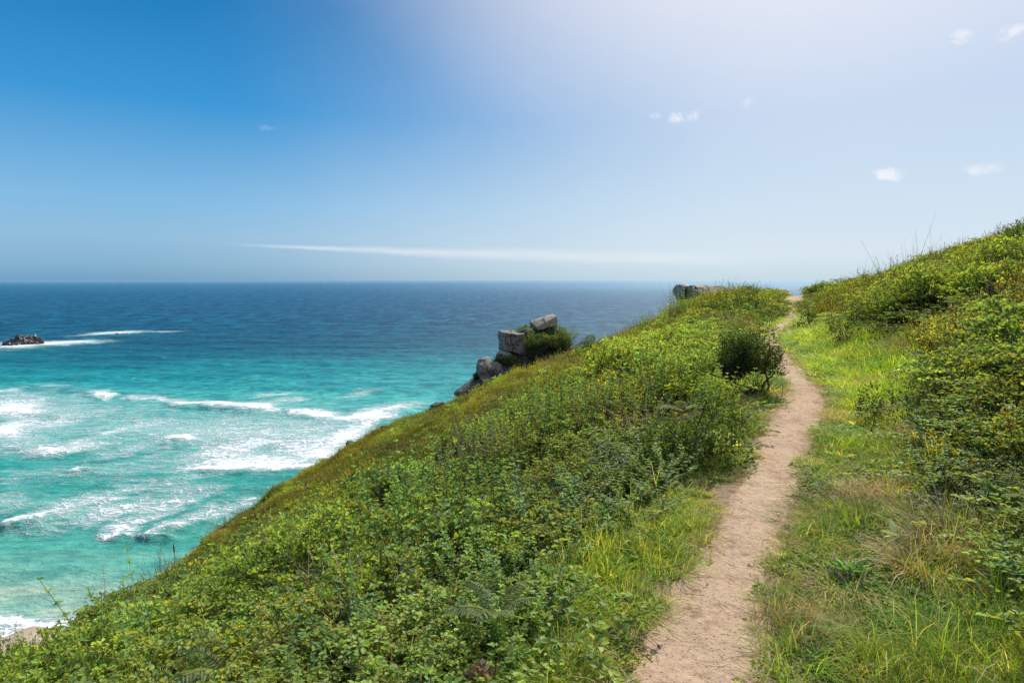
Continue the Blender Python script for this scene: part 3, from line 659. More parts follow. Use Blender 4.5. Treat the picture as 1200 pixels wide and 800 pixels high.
def build_grass():
    gr = lambda r: np.clip((r/4)**.52, .75, 5)
    pts = sector_points(1.0, 75, .052, gr, -50, 62)
    x, y, s = pts.T; u, v = uv(x, y); o = v-path_v(u); ao = np.abs(o); w = path_w(u)*.5
    gz = grass_zone(u, v)
    edge = ao-w*(1.02+.55*fbm(u*1.5+(o>0)*9, v*0, 3, 700)+.7*fbm(u*5, v*5, 2, 710))
    den = ss(-.01, .14, edge)
    bare = ss(.12, .42, fbm(u*1.8, v*1.8, 3, 720))*ss(.9, .3, edge)
    keep = (gz > .3) & (rng.uniform(0, 1, len(u)) < den*(1-.8*bare)) & (edge > 0)
    x, y, s, u, v, o, edge, ao = [q[keep] for q in (x, y, s, u, v, o, edge, ao)]
    z = Huv(u, v)
    # short by the path, long on the landward bank close to the camera
    ln = .30+.55*ss(0, .8, edge)+.85*fbm(u*1.9, v*1.9, 3, 730)
    long_ = (o < 0)*ss(.5, 1.3, edge)*ss(7, 3.5, u)
    ln = ln*(1+.7*fbm(u*4.2, v*4.2, 2, 735))+.5*long_+.25*(o < 0)*ss(.6, 1.2, edge)
    dryn = fbm(u*1.6+4, v*1.6, 3, 740)+.16*long_+.02*(u < 6)-.1*(u > 6)+rng.normal(0, .1, len(u))
    n1 = fbm(u*1.3, v*1.3, 3, 750)
    k = 1.05+.55*n1+rng.normal(0, .16, len(u))
    far = ss(5, 12, u)
    tint = np.stack([k*(1.0+.12*far+.2*n1), k*(1+.22*far), k*(1-.15*far)], 1)
    rot = np.stack([rng.normal(0, .18, len(u)), rng.normal(0, .18, len(u)), rng.uniform(0, 6.28, len(u))], 1)
    sc = s*rng.uniform(.8, 1.2, len(u))*.85; scl = np.stack([sc, sc, np.clip(ln, .18, 2.2)*s**.12*rng.uniform(.75, 1.25, len(u))], 1)
    P = np.stack([x, y, z-.005], 1)
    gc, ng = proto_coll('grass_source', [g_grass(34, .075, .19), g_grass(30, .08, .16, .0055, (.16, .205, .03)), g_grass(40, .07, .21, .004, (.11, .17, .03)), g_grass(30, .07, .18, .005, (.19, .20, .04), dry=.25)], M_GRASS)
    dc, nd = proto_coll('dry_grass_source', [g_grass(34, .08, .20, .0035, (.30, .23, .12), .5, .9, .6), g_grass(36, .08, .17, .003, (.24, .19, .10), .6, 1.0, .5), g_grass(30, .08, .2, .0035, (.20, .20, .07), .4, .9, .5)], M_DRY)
    hc, nh = proto_coll('herb_source', [g_herb(), g_herb(.1, 60, .02, (.13, .16, .03)), g_herb(.12, 50, .034, (.07, .13, .03))], M_LEAF)
    isd = (dryn > .24)
    ish = ~isd & (fbm(u*2.1, v*2.1, 2, 760)+rng.normal(0, .25, len(u)) > .22)
    isg = ~isd & ~ish
    scatter('grass', 'bright green short grass along both edges of the path', 'grass', gc, ng, P[isg], rot[isg], scl[isg], tint[isg])
    scatter('dry_grass', 'straw coloured dry grass matted on the verge', 'dry grass', dc, nd, P[isd], rot[isd], scl[isd], np.clip(tint[isd], .6, 1.3))
    sh = scl[ish].copy(); sh[:, 2] = np.clip(sh[:, 2], .7, 1.5)
    scatter('verge_herbs', 'small low green herb leaves growing in the verge', 'herbs', hc, nh, P[ish], rot[ish]*np.array([.5, .5, 1]), sh, tint[ish])
    # loose straws along the trodden edge
    n = 900; uu = rng.uniform(1.5, 22, n)**1.0; sd = rng.choice([-1, 1], n); oo = sd*path_w(uu)*.5*rng.normal(1.15, .22, n)
    vv = path_v(uu)+oo; X, Y = xy(uu, vv); Z = Huv(uu, vv)+.018
    st, nst = proto_coll('straw_source', [g_straw(7, .10), g_straw(9, .12, (.34, .25, .15)), g_straw(5, .08, (.5, .42, .30), L=.16)], M_DRY)
    q = rng.uniform(.5, 1.1, n); scatter('loose_straw', 'dry straws scattered along the edges of the dirt path', 'straw', st, nst, np.stack([X, Y, Z], 1), np.stack([0*q, 0*q, rng.uniform(0, 6.28, n)], 1), np.stack([q, q, q], 1), np.ones((n, 3)))

# ------------------------------------------------------------ individual plants
def g_bush(rx, ry, rz, n, leaf, col, tip, lobes=14, w=.6, inner=.3, lean=(0, 0)):
    """foliage spread through lumpy overlapping lobes, with gaps between them"""
    g = G(); c = []
    for i in range(lobes):
        a = rng.uniform(0, 6.283); e = rng.uniform(-.15, 1)**1.0; q = rng.uniform(.35, .95)
        h = math.sqrt(max(0, 1-e*e)); c.append((q*h*math.cos(a), q*h*math.sin(a), q*e, rng.uniform(.18, .40)))
    c = np.array(c); i = rng.integers(0, lobes, n); d = nrm(rng.normal(0, 1, (n, 3))); rad = c[i, 3]*rng.uniform(inner, 1.05, n)**.5
    P = c[i, :3]+d*rad[:, None]; P[:, 2] = np.abs(P[:, 2]); k = 1+.22*vnoise(P[:, 0]*6+9, P[:, 2]*6+P[:, 1]*5, 3)
    P = P*k[:, None]*np.array([rx, ry, rz]); P[:, 0] += lean[0]*P[:, 2]; P[:, 1] += lean[1]*P[:, 2]
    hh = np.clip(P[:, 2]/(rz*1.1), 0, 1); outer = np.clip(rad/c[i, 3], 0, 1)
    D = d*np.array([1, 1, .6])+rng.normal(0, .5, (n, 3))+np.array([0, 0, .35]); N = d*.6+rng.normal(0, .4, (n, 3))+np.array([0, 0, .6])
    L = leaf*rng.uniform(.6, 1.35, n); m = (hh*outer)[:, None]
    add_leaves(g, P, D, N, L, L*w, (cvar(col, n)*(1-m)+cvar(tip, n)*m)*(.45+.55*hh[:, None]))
    br = c[rng.integers(0, lobes, 10), :3]*np.array([rx, ry, rz])
    return g, br
def trunk_mesh(tops, r=.02, mat=None, lean=(0, 0)):
    g = G(); n = len(tops); t = np.linspace(0, 1, 7)[None, :, None]
    tp = tops.copy(); tp[:, 0] += lean[0]*tp[:, 2]; tp[:, 1] += lean[1]*tp[:, 2]; tp[:, 2] = np.maximum(tp[:, 2], .1)
    base = np.concatenate([rng.normal(0, .04, (n, 2)), np.full((n, 1), -.05)], 1)
    pa = base[:, None]*(1-t)+tp[:, None]*(t**1.4*np.array([1, 1, 0])+np.array([0, 0, 1])*t)
    pa[:, :, :2] += np.cumsum(rng.normal(0, .008, pa.shape[:2]+(2,)), 1)
    add_tubes(g, pa, r, r*.25, np.array([[.08, .06, .05]]), 5); return g.mesh('stem', mat or M_BARK)
def bush(name, label, cat, loc, rx, ry, rz, n, leaf, col, tip, group=None, lean=(0, 0), mat=None, **k):
    e = empty(name, loc); tag(e, label, cat, group)
    g, br = g_bush(rx, ry, rz, n, leaf, col, tip, lean=lean, **k)
    link('foliage', g.mesh('foliage', mat or M_LEAF), e); link('stem', trunk_mesh(br, max(.008, rx*.03), lean=lean), e); return e
DK = (.020, .038, .014); DKT = (.045, .075, .022)
def build_plants():
    # --- the leaning dark bush beside the path
    x, y, z, t = on_ground(868, 462)
    x, y = float(x), float(y); rt = .46
    e = empty('windswept_bush', (x, y, z-.03)); e.scale = (1.2, 1.2, 1.28); tag(e, 'dark windswept bush with bare leaning trunk beside the path bend', 'bush')
    g, br = g_bush(.42, .42, .52, 11000, .028, (.030, .055, .018), (.09, .13, .035), lobes=26, w=.5, inner=.15, lean=(.12, 0))
    f = link('foliage', g.mesh('foliage', M_DARK), e, (-.02, 0, .28))
    g2, _ = g_bush(.30, .28, .50, 4500, .022, (.03, .052, .016), (.08, .12, .03), lobes=14, w=.5, inner=.15)
    link('foliage', g2.mesh('foliage', M_DARK), e, (-.12, .0, .0))
    gg = G(); ts = np.linspace(0, 1, 10)
    for bx, ex, ez in ((.34, .30, .62), (.20, .38, .30), (.12, -.1, .6)):
        pa = np.stack([bx+(ex-bx)*ts**.8+.02*np.sin(ts*9), .03*np.sin(ts*5), ez*ts], 1); add_tubes(gg, pa[None], .016, .008, np.array([[.05, .04, .03]]), 6)
    link('trunk', gg.mesh('trunk', M_BARK), e)
    gt = g_twigs(46, .30, .5, (.10, .085, .07)); link('bare_twigs', gt.mesh('bare_twigs', M_DRY), e, (.04, -.25, .05))
    # --- shrubs one can point to: px, py(base), rx, rz, leaf, n, colours, name, label
    LM = (.10, .16, .022); LMT = (.22, .26, .03); MG = (.05, .09, .025); MGT = (.12, .17, .04); OL = (.06, .075, .02); OLT = (.13, .14, .03)
    rows = [
     (692, 462, 34, 34, .05, 2600, LM, LMT, 'rounded_shrub', 'rounded lime green shrub standing alone on the mid slope', 'shrub'),
     (800, 530, 62, 58, .05, 5200, MG, MGT, 'leafy_shrub', 'large fresh green leafy shrub mounded beside the path before the dark bush', 'shrub'),
     (822, 470, 40, 42, .045, 3000, (.06, .10, .03), (.13, .19, .04), 'leafy_shrub', 'mid green leafy shrub just left of the dark windswept bush', 'shrub'),
     (882, 372, 26, 26, .05, 1800, DK, (.06, .10, .025), 'dark_shrub', 'dark green shrub on the knoll above the path', 'shrub'),
     (862, 368, 18, 20, .05, 1100, DK, DKT, 'dark_shrub', 'smaller very dark shrub left of the one on the knoll', 'shrub'),
     (950, 384, 17, 22, .04, 1200, DK, (.06, .09, .02), 'dark_shrub', 'dark shrub at the right corner where the path disappears', 'shrub'),
     (978, 392, 20, 16, .04, 1000, OL, OLT, 'low_shrub', 'low olive shrub just right of the corner shrub above the path', 'shrub'),
     (1005, 398, 22, 26, .04, 1500, DK, DKT, 'dark_shrub', 'dark leafy shrub low on the right bank above the bright grass', 'shrub'),
     (1032, 378, 20, 18, .04, 1100, DK, DKT, 'dark_shrub', 'flat dark shrub halfway up the right bank', 'shrub'),
     (925, 346, 11, 6, .10, 500, (.09, .14, .02), (.18, .22, .03), 'low_shrub', 'small low green shrub on the bare lip against the sea', 'shrub'),
     (1112, 300, 34, 14, .07, 1500, DK, (.06, .085, .02), 'ridge_shrub', 'long dark shrub below the skyline of the right hill', 'shrub'),
     (1150, 290, 22, 12, .07, 1000, DK, DKT, 'ridge_shrub', 'dark shrub on the right hill between two others on the ridge', 'shrub'),
     (1185, 285, 24, 16, .07, 1200, (.03, .045, .015), DKT, 'ridge_shrub', 'dark shrub at the right end of the hill skyline', 'shrub'),
     (1030, 312, 9, 7, .06, 420, DK, DKT, 'ridge_shrub', 'small round dark shrub alone on the right hill skyline', 'shrub'),
     (1130, 315, 14, 11, .06, 700, LM, (.19, .24, .03), 'rounded_shrub', 'bright green shrub below the dark ridge shrubs', 'shrub'),
     (975, 338, 12, 12, .05, 600, OL, OLT, 'ridge_shrub', 'olive shrub at the foot of the right skyline beside the notch', 'shrub'),
     (765, 366, 20, 11, .08, 800, DK, (.07, .09, .02), 'headland_shrub', 'dark shrub on the headland skyline left of the knoll rock', 'shrub'),
     (742, 376, 13, 8, .08, 500, DK, DKT, 'headland_shrub', 'low dark shrub further down the headland skyline', 'shrub'),
     (690, 392, 14, 9, .10, 600, (.02, .035, .02), DKT, 'headland_shrub', 'dark blue green shrub right of the stacked granite', 'shrub'),
     (765, 440, 34, 22, .04, 1500, (.05, .05, .03), (.11, .085, .055), 'withered_shrub', 'withered brown shrub among dark hollows left of the windswept bush', 'shrub'),
     (812, 430, 26, 20, .04, 1400, DK, (.05, .07, .02), 'dark_shrub', 'dark shrub touching the left of the windswept bush', 'shrub'),
     (640, 450, 20, 12, .06, 700, (.08, .12, .02), (.17, .2, .03), 'rounded_shrub', 'small yellow green shrub left of the lime green one', 'shrub'),
     (565, 520, 24, 14, .05, 900, (.07, .06, .04), (.12, .09, .06), 'withered_shrub', 'brownish withered shrub on the middle of the seaward slope', 'shrub'),
     (1125, 470, 34, 26, .04, 1500, (.03, .055, .02), (.07, .10, .035), 'dark_shrub', 'dark glossy shrub in the middle of the right bank', 'shrub'),
     (1060, 490, 38, 30, .035, 2000, (.035, .06, .02), (.09, .11, .04), 'dark_shrub', 'dark bramble mound where the right grass verge ends', 'shrub'),
    ]
    grp = {'dark_shrub': 'dark shrubs near the path', 'ridge_shrub': 'shrubs along the right hill skyline', 'headland_shrub': 'shrubs along the headland skyline', 'rounded_shrub': 'rounded bright shrubs', 'leafy_shrub': 'leafy shrubs beside the path', 'withered_shrub': 'withered shrubs on the slope', 'low_shrub': 'low shrubs by the path'}
    for (px, py, hw, hh, leaf, n, c, tp, nm, lb, cat) in rows:
        x, y, z, t = on_skyline(px) if nm == 'headland_shrub' or px == 1030 else on_ground(px, py, .05)
        t = min(t, 110); rx = hw*1.1*t/F; rz = hh*1.2*t/F+.22
        bush(nm, lb, cat, (x, y, z-.05), rx, rx*.9, rz, n, leaf*min(1, .5+t/60)+t*.0006, c, tp, grp[nm], lobes=16, mat=M_DARK if c[0] < .04 else None)
    # --- bracken fronds
    for i, (px, py, h, lb) in enumerate([(735, 478, .75, 'pale silvery bracken plant high on the slope left of the leafy shrub'), (800, 470, .6, 'bracken plant between the leafy shrubs by the windswept bush'), (410, 668, .62, 'silvery bracken plant on the lower middle of the slope'), (372, 655, .5, 'smaller bracken plant left of the silvery one on the slope'),
            (585, 690, .42, 'pale bracken rosette in a dark hollow low on the slope'), (640, 560, .55, 'bracken plant in the undergrowth at the centre of the picture'), (500, 615, .5, 'grey green bracken plant mid slope between scrub'), (270, 765, .6, 'bracken plant near the lower left corner of the slope'), (1095, 430, .55, 'pale bracken plant on the right bank above the bramble mound'),
            (1180, 560, .5, 'bracken plant at the right picture edge in brambles'), (1110, 445, .5, 'whitish bracken plant beside the dark glossy shrub'), (345, 600, .5, 'bracken plant near the seaward edge of the slope')]):
        x, y, z, t = on_ground(px, py, .3)
        e = empty('bracken_fern', (x, y, z+.16)); tag(e, lb, 'fern', 'bracken ferns on the slopes')
        g = g_fern(6, h*.60, (.095, .125, .060), (.14, .18, .11), 1.0); link('frond', g.mesh('frond', M_LEAF), e)
    # --- yellowing broad-leaved plant at the path edge
    def broad(name, label, px, py, n, L, col, tip, W=.42, el=(.2, 1.0), lift=.0):
        x, y, z, t = on_ground(px, py, lift); g = G(); e = empty(name, (x, y, z)); tag(e, label, 'plant')
        az = np.arange(n)*2.4+rng.uniform(-.3, .3, n); ee = rng.uniform(el[0], el[1], n)
        st = np.zeros((n, 5, 3)); tt = np.linspace(0, 1, 5)
        d = np.stack([np.cos(az)*np.cos(ee), np.sin(az)*np.cos(ee), np.sin(ee)], 1); st = d[:, None]*tt[None, :, None]*L*.7
        g2 = G(); add_tubes(g2, st, .004, .0025, cvar((.16, .18, .05), n)); link('stalk', g2.mesh('stalk', M_GRASS), e)
        P = st[:, -1]; D = d*np.array([1, 1, .35]); 
        for j in range(3):
            add_leaves(g, P-D*.004*j, D+rng.normal(0, .35, D.shape), np.array([0, 0, 1.])+rng.normal(0, .2, P.shape), L*rng.uniform(.6, 1, n), L*W*rng.uniform(.7, 1, n), cvar(col if j else tip, n), .1, .3)
        link('foliage', g.mesh('foliage', M_LEAF), e); return e
    broad('broadleaf_plant', 'yellow green broad leaved plant leaning over the left path edge', 845, 525, 8, .16, (.26, .30, .03), (.34, .36, .04))
    broad('dock_plant', 'dock with pale upturned leaves in dry grass right of the path', 1062, 640, 6, .11, (.17, .22, .13), (.34, .38, .28))
    broad('dock_plant', 'low broad leaved weed at the right picture edge in long grass', 1185, 690, 9, .12, (.12, .17, .07), (.26, .30, .18))
    broad('thistle_plant', 'small upright green weed in brown grass right of the path', 995, 678, 14, .09, (.05, .12, .04), (.08, .16, .06), .3, (.6, 1.4))
    broad('broadleaf_plant', 'wide leaved weed in the undergrowth beside the lower left verge', 655, 690, 12, .10, (.08, .15, .045), (.14, .21, .07), .8)
    broad('broadleaf_plant', 'low round leaved weed at the bottom edge left of the verge', 625, 770, 10, .08, (.11, .16, .05), (.2, .24, .09), .8)
    # dead brown leaf plant bottom centre
    x, y, z, t = on_ground(566, 782, .2); g = g_bush(.07, .07, .15, 130, .04, (.12, .075, .04), (.2, .14, .085), lobes=9, w=.5)[0]
    e = empty('dead_plant', (x, y, z+.05)); tag(e, 'dead rusty brown plant at the bottom edge of the slope', 'plant'); link('foliage', g.mesh('foliage', M_DRY), e)
    link('stem', trunk_mesh(np.array([[0, 0, .2], [.05, .02, .18], [-.04, .03, .15]]), .004, M_DRY), e)
    # --- grass tussocks
    for (px, py, R, L, c, dry, lb) in [(775, 655, .17, .26, (.13, .20, .025), .03, 'bright green grass tussock on the left verge at mid path'), (725, 705, .2, .24, (.14, .21, .03), .05, 'wide green grass tussock lower on the left verge'),
            (862, 500, .18, .34, (.17, .24, .025), .03, 'tall lime grass tussock beside the yellow green plant'), (925, 660, .10, .17, (.15, .21, .02), .03, 'small vivid grass tussock hugging the right path edge'), (965, 622, .14, .2, (.14, .2, .03), .05, 'green grass tussock on the right verge above the vivid one'),
            (1085, 665, .17, .34, (.36, .25, .15), .9, 'pale brown drooping dry grass tussock on the right bank'), (985, 685, .13, .22, (.22, .15, .09), .6, 'dull brown grass tussock right of the small vivid one'), (1120, 640, .2, .42, (.20, .17, .07), .5, 'olive brown grass tussock under the right brambles'),
            (1150, 775, .25, .42, (.10, .17, .03), .08, 'long dark green grass tussock in the lower right corner'), (1060, 760, .2, .32, (.15, .19, .06), .15, 'loose green grass tussock at the bottom right of the verge'), (928, 775, .13, .22, (.15, .22, .03), .05, 'green grass tussock at the bottom beside the right path edge'), (645, 790, .14, .22, (.15, .21, .04), .05, 'green grass tussock at the bottom left of the verge'), (962, 525, .09, .14, (.07, .11, .02), .1, 'dark grass tussock on the right edge of the path bend')]:
        x, y, z, t = on_ground(px, py+8, .0)
        g = g_grass(int(260*R/.15), R, L, .0042, c, .42, .9, dry); o = link('grass_tussock', g.mesh('grass_tussock', M_GRASS if dry < .5 else M_DRY), None, (x, y, z-.01)); tag(o, lb, 'grass tussock', 'grass tussocks on the verges')
    # --- dry stalks
    def stalk(name, label, px, py, h, bend, r=.006, heads=0, col=(.45, .40, .26), lift=.2, branches=0, sky=False):
        x, y, z, t = on_skyline(px) if sky else on_ground(px, py, lift)
        if sky and px < 300: h, r = h*t/F*120, r*t/F*110; z -= .1
        e = empty(name, (x, y, z)); tag(e, label, 'stalk', 'dry stalks'); g = G(); ts = np.linspace(0, 1, 9)
        pa = np.stack([bend*ts**1.8+.01*np.sin(ts*11), 0*ts, h*ts], 1); add_tubes(g, pa[None], r, r*.35, np.array([col]), 4)
        for j in range(branches):
            k = 3+j % 5; a = rng.uniform(0, 6.28); q = np.linspace(0, 1, 4)[:, None]
            add_tubes(g, (pa[k]+q*np.array([math.cos(a)*.6, math.sin(a)*.6, 1.])*h*.22)[None], r*.5, r*.2, np.array([col]), 3)
        link('stem', g.mesh('stem', M_DRY), e)
        if heads:
            gh = G(); q = np.linspace(0, 1, 7); pp = pa[-3]*(1-q[:, None])+pa[-1]*q[:, None]*1.02
            add_tubes(gh, np.stack([pp[:4], pp[3:][::1][:4]]), np.array([r*1.2, r*2.6]), np.array([r*2.6, r*.6]), np.array([[.16, .15, .08]]), 5); link('seed_head', gh.mesh('seed_head', M_DRY), e)
        return e
    def sky_d(px): return None
    stalk('dry_stalk', 'tall pale bare stalk standing against the turquoise water', 104, 722, .62, -.06, .006, 0, (.50, .46, .34), .35, 2, True)
    stalk('dry_stalk', 'short pale forked stalk left of the tallest pale one', 88, 735, .32, -.06, .005, 0, (.50, .46, .34), .35, 2, True)
    stalk('dry_stalk', 'thin dark stalk on the edge right of the pale ones', 127, 712, .35, .0, .004, 0, (.10, .08, .05), .35, 3, True)
    stalk('dry_stalk', 'thin brown stalk with twigs further right along the edge', 172, 690, .45, .0, .004, 0, (.13, .10, .06), .35, 5, True)
    stalk('dry_stalk', 'grey green stalk at the slope edge past the twiggy one', 190, 684, .42, .02, .004, 6, (.22, .22, .14), .35, 2, True)
    for px, py, d, h, lb in [(1000, 322, 30, .9, 'tall twiggy stalk on the right skyline nearest the notch'), (1007, 322, 29, .6, 'shorter stalk just right of the twiggy skyline stalk'), (1057, 302, 27, .75, 'seeded stalk midway along the right skyline'), (1073, 298, 26, .8, 'bent seeded stalk right of the midway skyline stalk'), (1143, 280, 24, .7, 'thin stalk high on the right skyline'), (1190, 266, 22, .7, 'thin stalk at the very top right of the skyline')]:
        x0, y0, z0, t0 = on_skyline(px)
        stalk('skyline_stalk', lb, px, py+4, h*t0/28, rng.normal(.05, .05), .004*t0/22, 5, (.14, .13, .09), .25, 4, True)
    for i, (px, py, h, lb) in enumerate([(704, 552, .4, 'pale straw stalk upright in the undergrowth by the leafy shrub'), (715, 560, .3, 'short forked straw stalk right of the pale upright one'), (1040, 500, .4, 'dark upright seed stalk on the right verge'), (1015, 525, .25, 'thin dark stalk left of the seed stalk on the right verge'), (672, 520, .55, 'green tall flowering stalk in the middle of the slope'), (440, 730, .5, 'slender green stem leaning in the lower slope scrub')]):
        stalk('dry_stalk', lb, px, py, h, .05, .004, 8 if i > 1 else 0, (.45, .38, .22) if i < 2 else (.15, .17, .06), .05, 1)
    # --- fallen pale branch, lower left
    x, y, z, t = on_ground(50, 768, .42); e = empty('fallen_branch', (x, y, z+.46)); tag(e, 'bleached fallen branch lying on scrub in the lower left corner', 'branch')
    g = G(); ts = np.linspace(0, 1, 12); wl = 90*t/F
    pa = np.stack([(-.5+ts)*wl, .1*np.sin(ts*3), .05*wl*np.sin(ts*3.1)+.02*ts], 1); add_tubes(g, pa[None], .010, .004, np.array([[.50, .43, .30]]), 5); link('branch', g.mesh('branch', M_DRY), e)
    g = G()
    for q, dx, dz in ((3, .05, .10), (4, -.08, .20), (5, -.03, .08)):
        s = np.linspace(0, 1, 4)[:, None]; add_tubes(g, (pa[q]+s*np.array([dx, 0, dz])*wl*1.0)[None], .005, .002, np.array([[.48, .42, .30]]), 4)
    link('twig', g.mesh('twig', M_DRY), e)
    # fine twigs at the top of the knoll
    x, y, z, t = on_ground(885, 338, .2); e = empty('knoll_sapling', (x, y, z)); tag(e, 'spindly sapling with sparse twigs on top of the knoll', 'sapling')
    g, brs = g_bush(26*t/F, 26*t/F, .85, 420, .06, (.05, .08, .025), (.10, .13, .03), lobes=12); link('foliage', g.mesh('foliage', M_LEAF), e); link('branch', trunk_mesh(brs*np.array([1.1, 1.1, 1.25]), .014), e)

# ------------------------------------------------------------ rocks
def rock_mesh(name, dims, mat, seed, p=5.0, amp=.10, freq=1.2, n=22, taper=0.0, shear=(0, 0), cuts=6):
    g = G(); lin = np.linspace(-1, 1, n); A, B = np.meshgrid(lin, lin, indexing='ij'); one = np.ones_like(A)
    Vs = []; 
    rr = np.random.default_rng(seed)
    planes = [(nrm(rr.normal(0, 1, 3)), rr.uniform(.78, 1.02)) for _ in range(cuts)]
    k = 0; Q = []
    for f in ((A, B, one), (B, A, -one), (one, A, B), (-one, B, A), (B, one, A), (A, -one, B)):
        P = np.stack(f, -1).reshape(-1, 3)
        l = (np.abs(P)**p).sum(1)**(1/p); P = P/l[:, None]
        for pn, pd in planes:
            e = P@pn-pd; P = P-np.maximum(e, 0)[:, None]*pn*.92
        i = np.arange(n-1)[:, None]*n; j = np.arange(n-1)[None]
        Q.append(np.stack([i+j, i+n+j, i+n+j+1, i+j+1], -1).reshape(-1, 4)+k); Vs.append(P); k += n*n
    V = np.concatenate(Vs); D = np.array(dims)/2
    W = V*D
    off = Vector((seed*3.7, seed*1.3, 0)); sc = freq/max(dims)*2
    for i in range(len(W)):
        q = Vector(W[i])*sc+off
        d = mn.fractal(q, .9, 2.1, 5)*.75+(.5-abs(mn.noise(q*.8)))*.5
        W[i] = W[i]+nrm(V[i]*D.mean()/D)*d*amp*min(dims)
    W[:, 0] *= 1+taper*W[:, 2]/dims[2]; W[:, 1] *= 1+taper*W[:, 2]/dims[2]
    W[:, 0] += shear[0]*W[:, 2]; W[:, 1] += shear[1]*W[:, 2]
    g.add(W, np.concatenate(Q), np.array([.3, .3, .3]))
    me = g.mesh(name, mat, False)
    import bmesh
    bm = bmesh.new(); bm.from_mesh(me); bmesh.ops.remove_doubles(bm, verts=bm.verts, dist=min(dims)*.004); bmesh.ops.recalc_face_normals(bm, faces=bm.faces); bm.to_mesh(me); bm.free()
    me.polygons.foreach_set('use_smooth', np.ones(len(me.polygons), bool)); me.set_sharp_from_angle(angle=math.radians(28)); return me
def rock(name, label, loc, dims, rot=(0, 0, 0), mat=None, seed=1, group=None, parent=None, **k):
    o = link(name, rock_mesh(name, dims, mat or M_ROCK, seed, **k), parent, loc); o.rotation_euler = rot
    if not parent: tag(o, label, 'rock', group)
    return o
def px_at(px, py, t):
    d = ray(px, py); return (float(d[0]*t), float(d[1]*t), float(d[2]*t+EYE))
def build_rocks():
    T = 70.0; m = T/F
    # stacked granite outcrop on the headland skyline: block, ivy-clad mass, capping slab
    p = px_at(603, 402, T); rock('granite_block', 'square weathered granite block jutting seaward beside the ivy covered rock', p, (31*m, 3.4, 26*m), (0.02, .06, .25), seed=3, p=16, amp=.06, freq=2.2, taper=.14, cuts=2)
    p = px_at(605, 432, T+.6); rock('supporting_rock', 'dark rock supporting the square granite block', p, (22*m, 3.4, 42*m), (0, 0, .2), seed=8, p=6, amp=.10, mat=M_ROCKD)
    p = px_at(634, 416, T+1.2); e = empty('ivy_covered_rock', (p[0], p[1], p[2]-3)); tag(e, 'large rock mass smothered in dark ivy under the tilted slab', 'rock')
    rk = rock('rock', '', (0, 0, 3), (60*m, 4.2, 66*m), (0, 0, .1), seed=5, p=4, amp=.12, mat=M_ROCKD, parent=e)
    g = G(); n = 9000; me = rk.data; vs = np.array([v.co for v in me.vertices]); nn = np.array([v.normal for v in me.vertices]); i = rng.integers(0, len(vs), n)
    ok = (vs[i][:, 2] < 66*m*.5) ; i = i[ok]; n = len(i); N = nn[i]; P = vs[i]+N*rng.uniform(-.05, .28, (n, 1))+rng.normal(0, .1, (n, 3)); D = rng.normal(0, .7, (n, 3))+np.array([0, 0, -.5])
    P[:, 2] += 3; L = rng.uniform(.10, .24, n); add_leaves(g, P, D, N+rng.normal(0, .3, (n, 3)), L, L*.8, cvar((.045, .085, .02), n, .35))
    link('ivy', g.mesh('ivy', M_LEAF), e)
    p = px_at(637, 377.5, T+.5); rock('capping_slab', 'tilted pale granite slab balanced on top of the ivy covered rock', p, (28*m, 2.6, 12*m), (0, -.26, .25), seed=11, p=12, amp=.07, taper=.1, freq=2.2, cuts=2, mat=M_ROCKP)
    p = px_at(575, 434, T-2); rock('granite_boulder', 'rounded grey granite boulder left of the square block', p, (30*m, 3.2, 28*m), (0, -.12, .2), seed=13, p=8, amp=.12)
    p = px_at(592, 430, T-1); rock('granite_boulder', 'smaller boulder wedged between the rounded boulder and the block', p, (22*m, 2.8, 34*m), (0, .1, 0), seed=17, p=5, amp=.12)
    p = px_at(552, 458, T-3); rock('dark_boulder', 'low dark boulder below the rounded granite boulder', p, (34*m, 3.0, 18*m), (0, -.6, .2), seed=19, p=5, amp=.14, mat=M_ROCKD)
    b = bush('rock_shrub', 'small green shrub growing in the cleft above the rounded boulder', 'shrub', px_at(586, 424, T-2.2), .75, .6, .7, 900, .12, (.06, .09, .02), (.14, .16, .03))
    bush('rock_shrub', 'green shrub trailing down the right shoulder of the ivy covered rock', 'shrub', px_at(668, 410, T-1), 2.7, 1.8, 1.9, 4200, .13, (.04, .07, .02), (.10, .13, .03))
    for i, (px, py, rx, rz, lb) in enumerate([(598, 424, 1.1, 1.0, 'green shrub at the foot of the square granite block'), (566, 440, 1.2, .8, 'green shrub half covering the rounded granite boulder'), (622, 402, .9, 2.0, 'curtain of green growth between the square block and the ivy'), (600, 391, .8, .35, 'thin cap of plants on top of the square granite block'), (640, 402, 1.7, 1.3, 'green growth over the face of the ivy covered rock')]):
        bush('rock_shrub', lb, 'shrub', px_at(px, py+rz*F/T*.4, T-2.6 if i != 3 else T), rx, .7, rz, 1600, .12, (.05, .085, .02), (.12, .15, .03), 'plants growing on the headland outcrop')
    # the rock on the knoll
    x, y, z, t = at_dist(812, 46); p = px_at(821, 345, 44); rock('flat_topped_rock', 'pale brown flat topped rock on the knoll against the sea', p, (50*46/F, 2.6, 20*46/F), (0, .03, .3), seed=23, p=7, amp=.16, freq=1.8, mat=M_ROCKP)
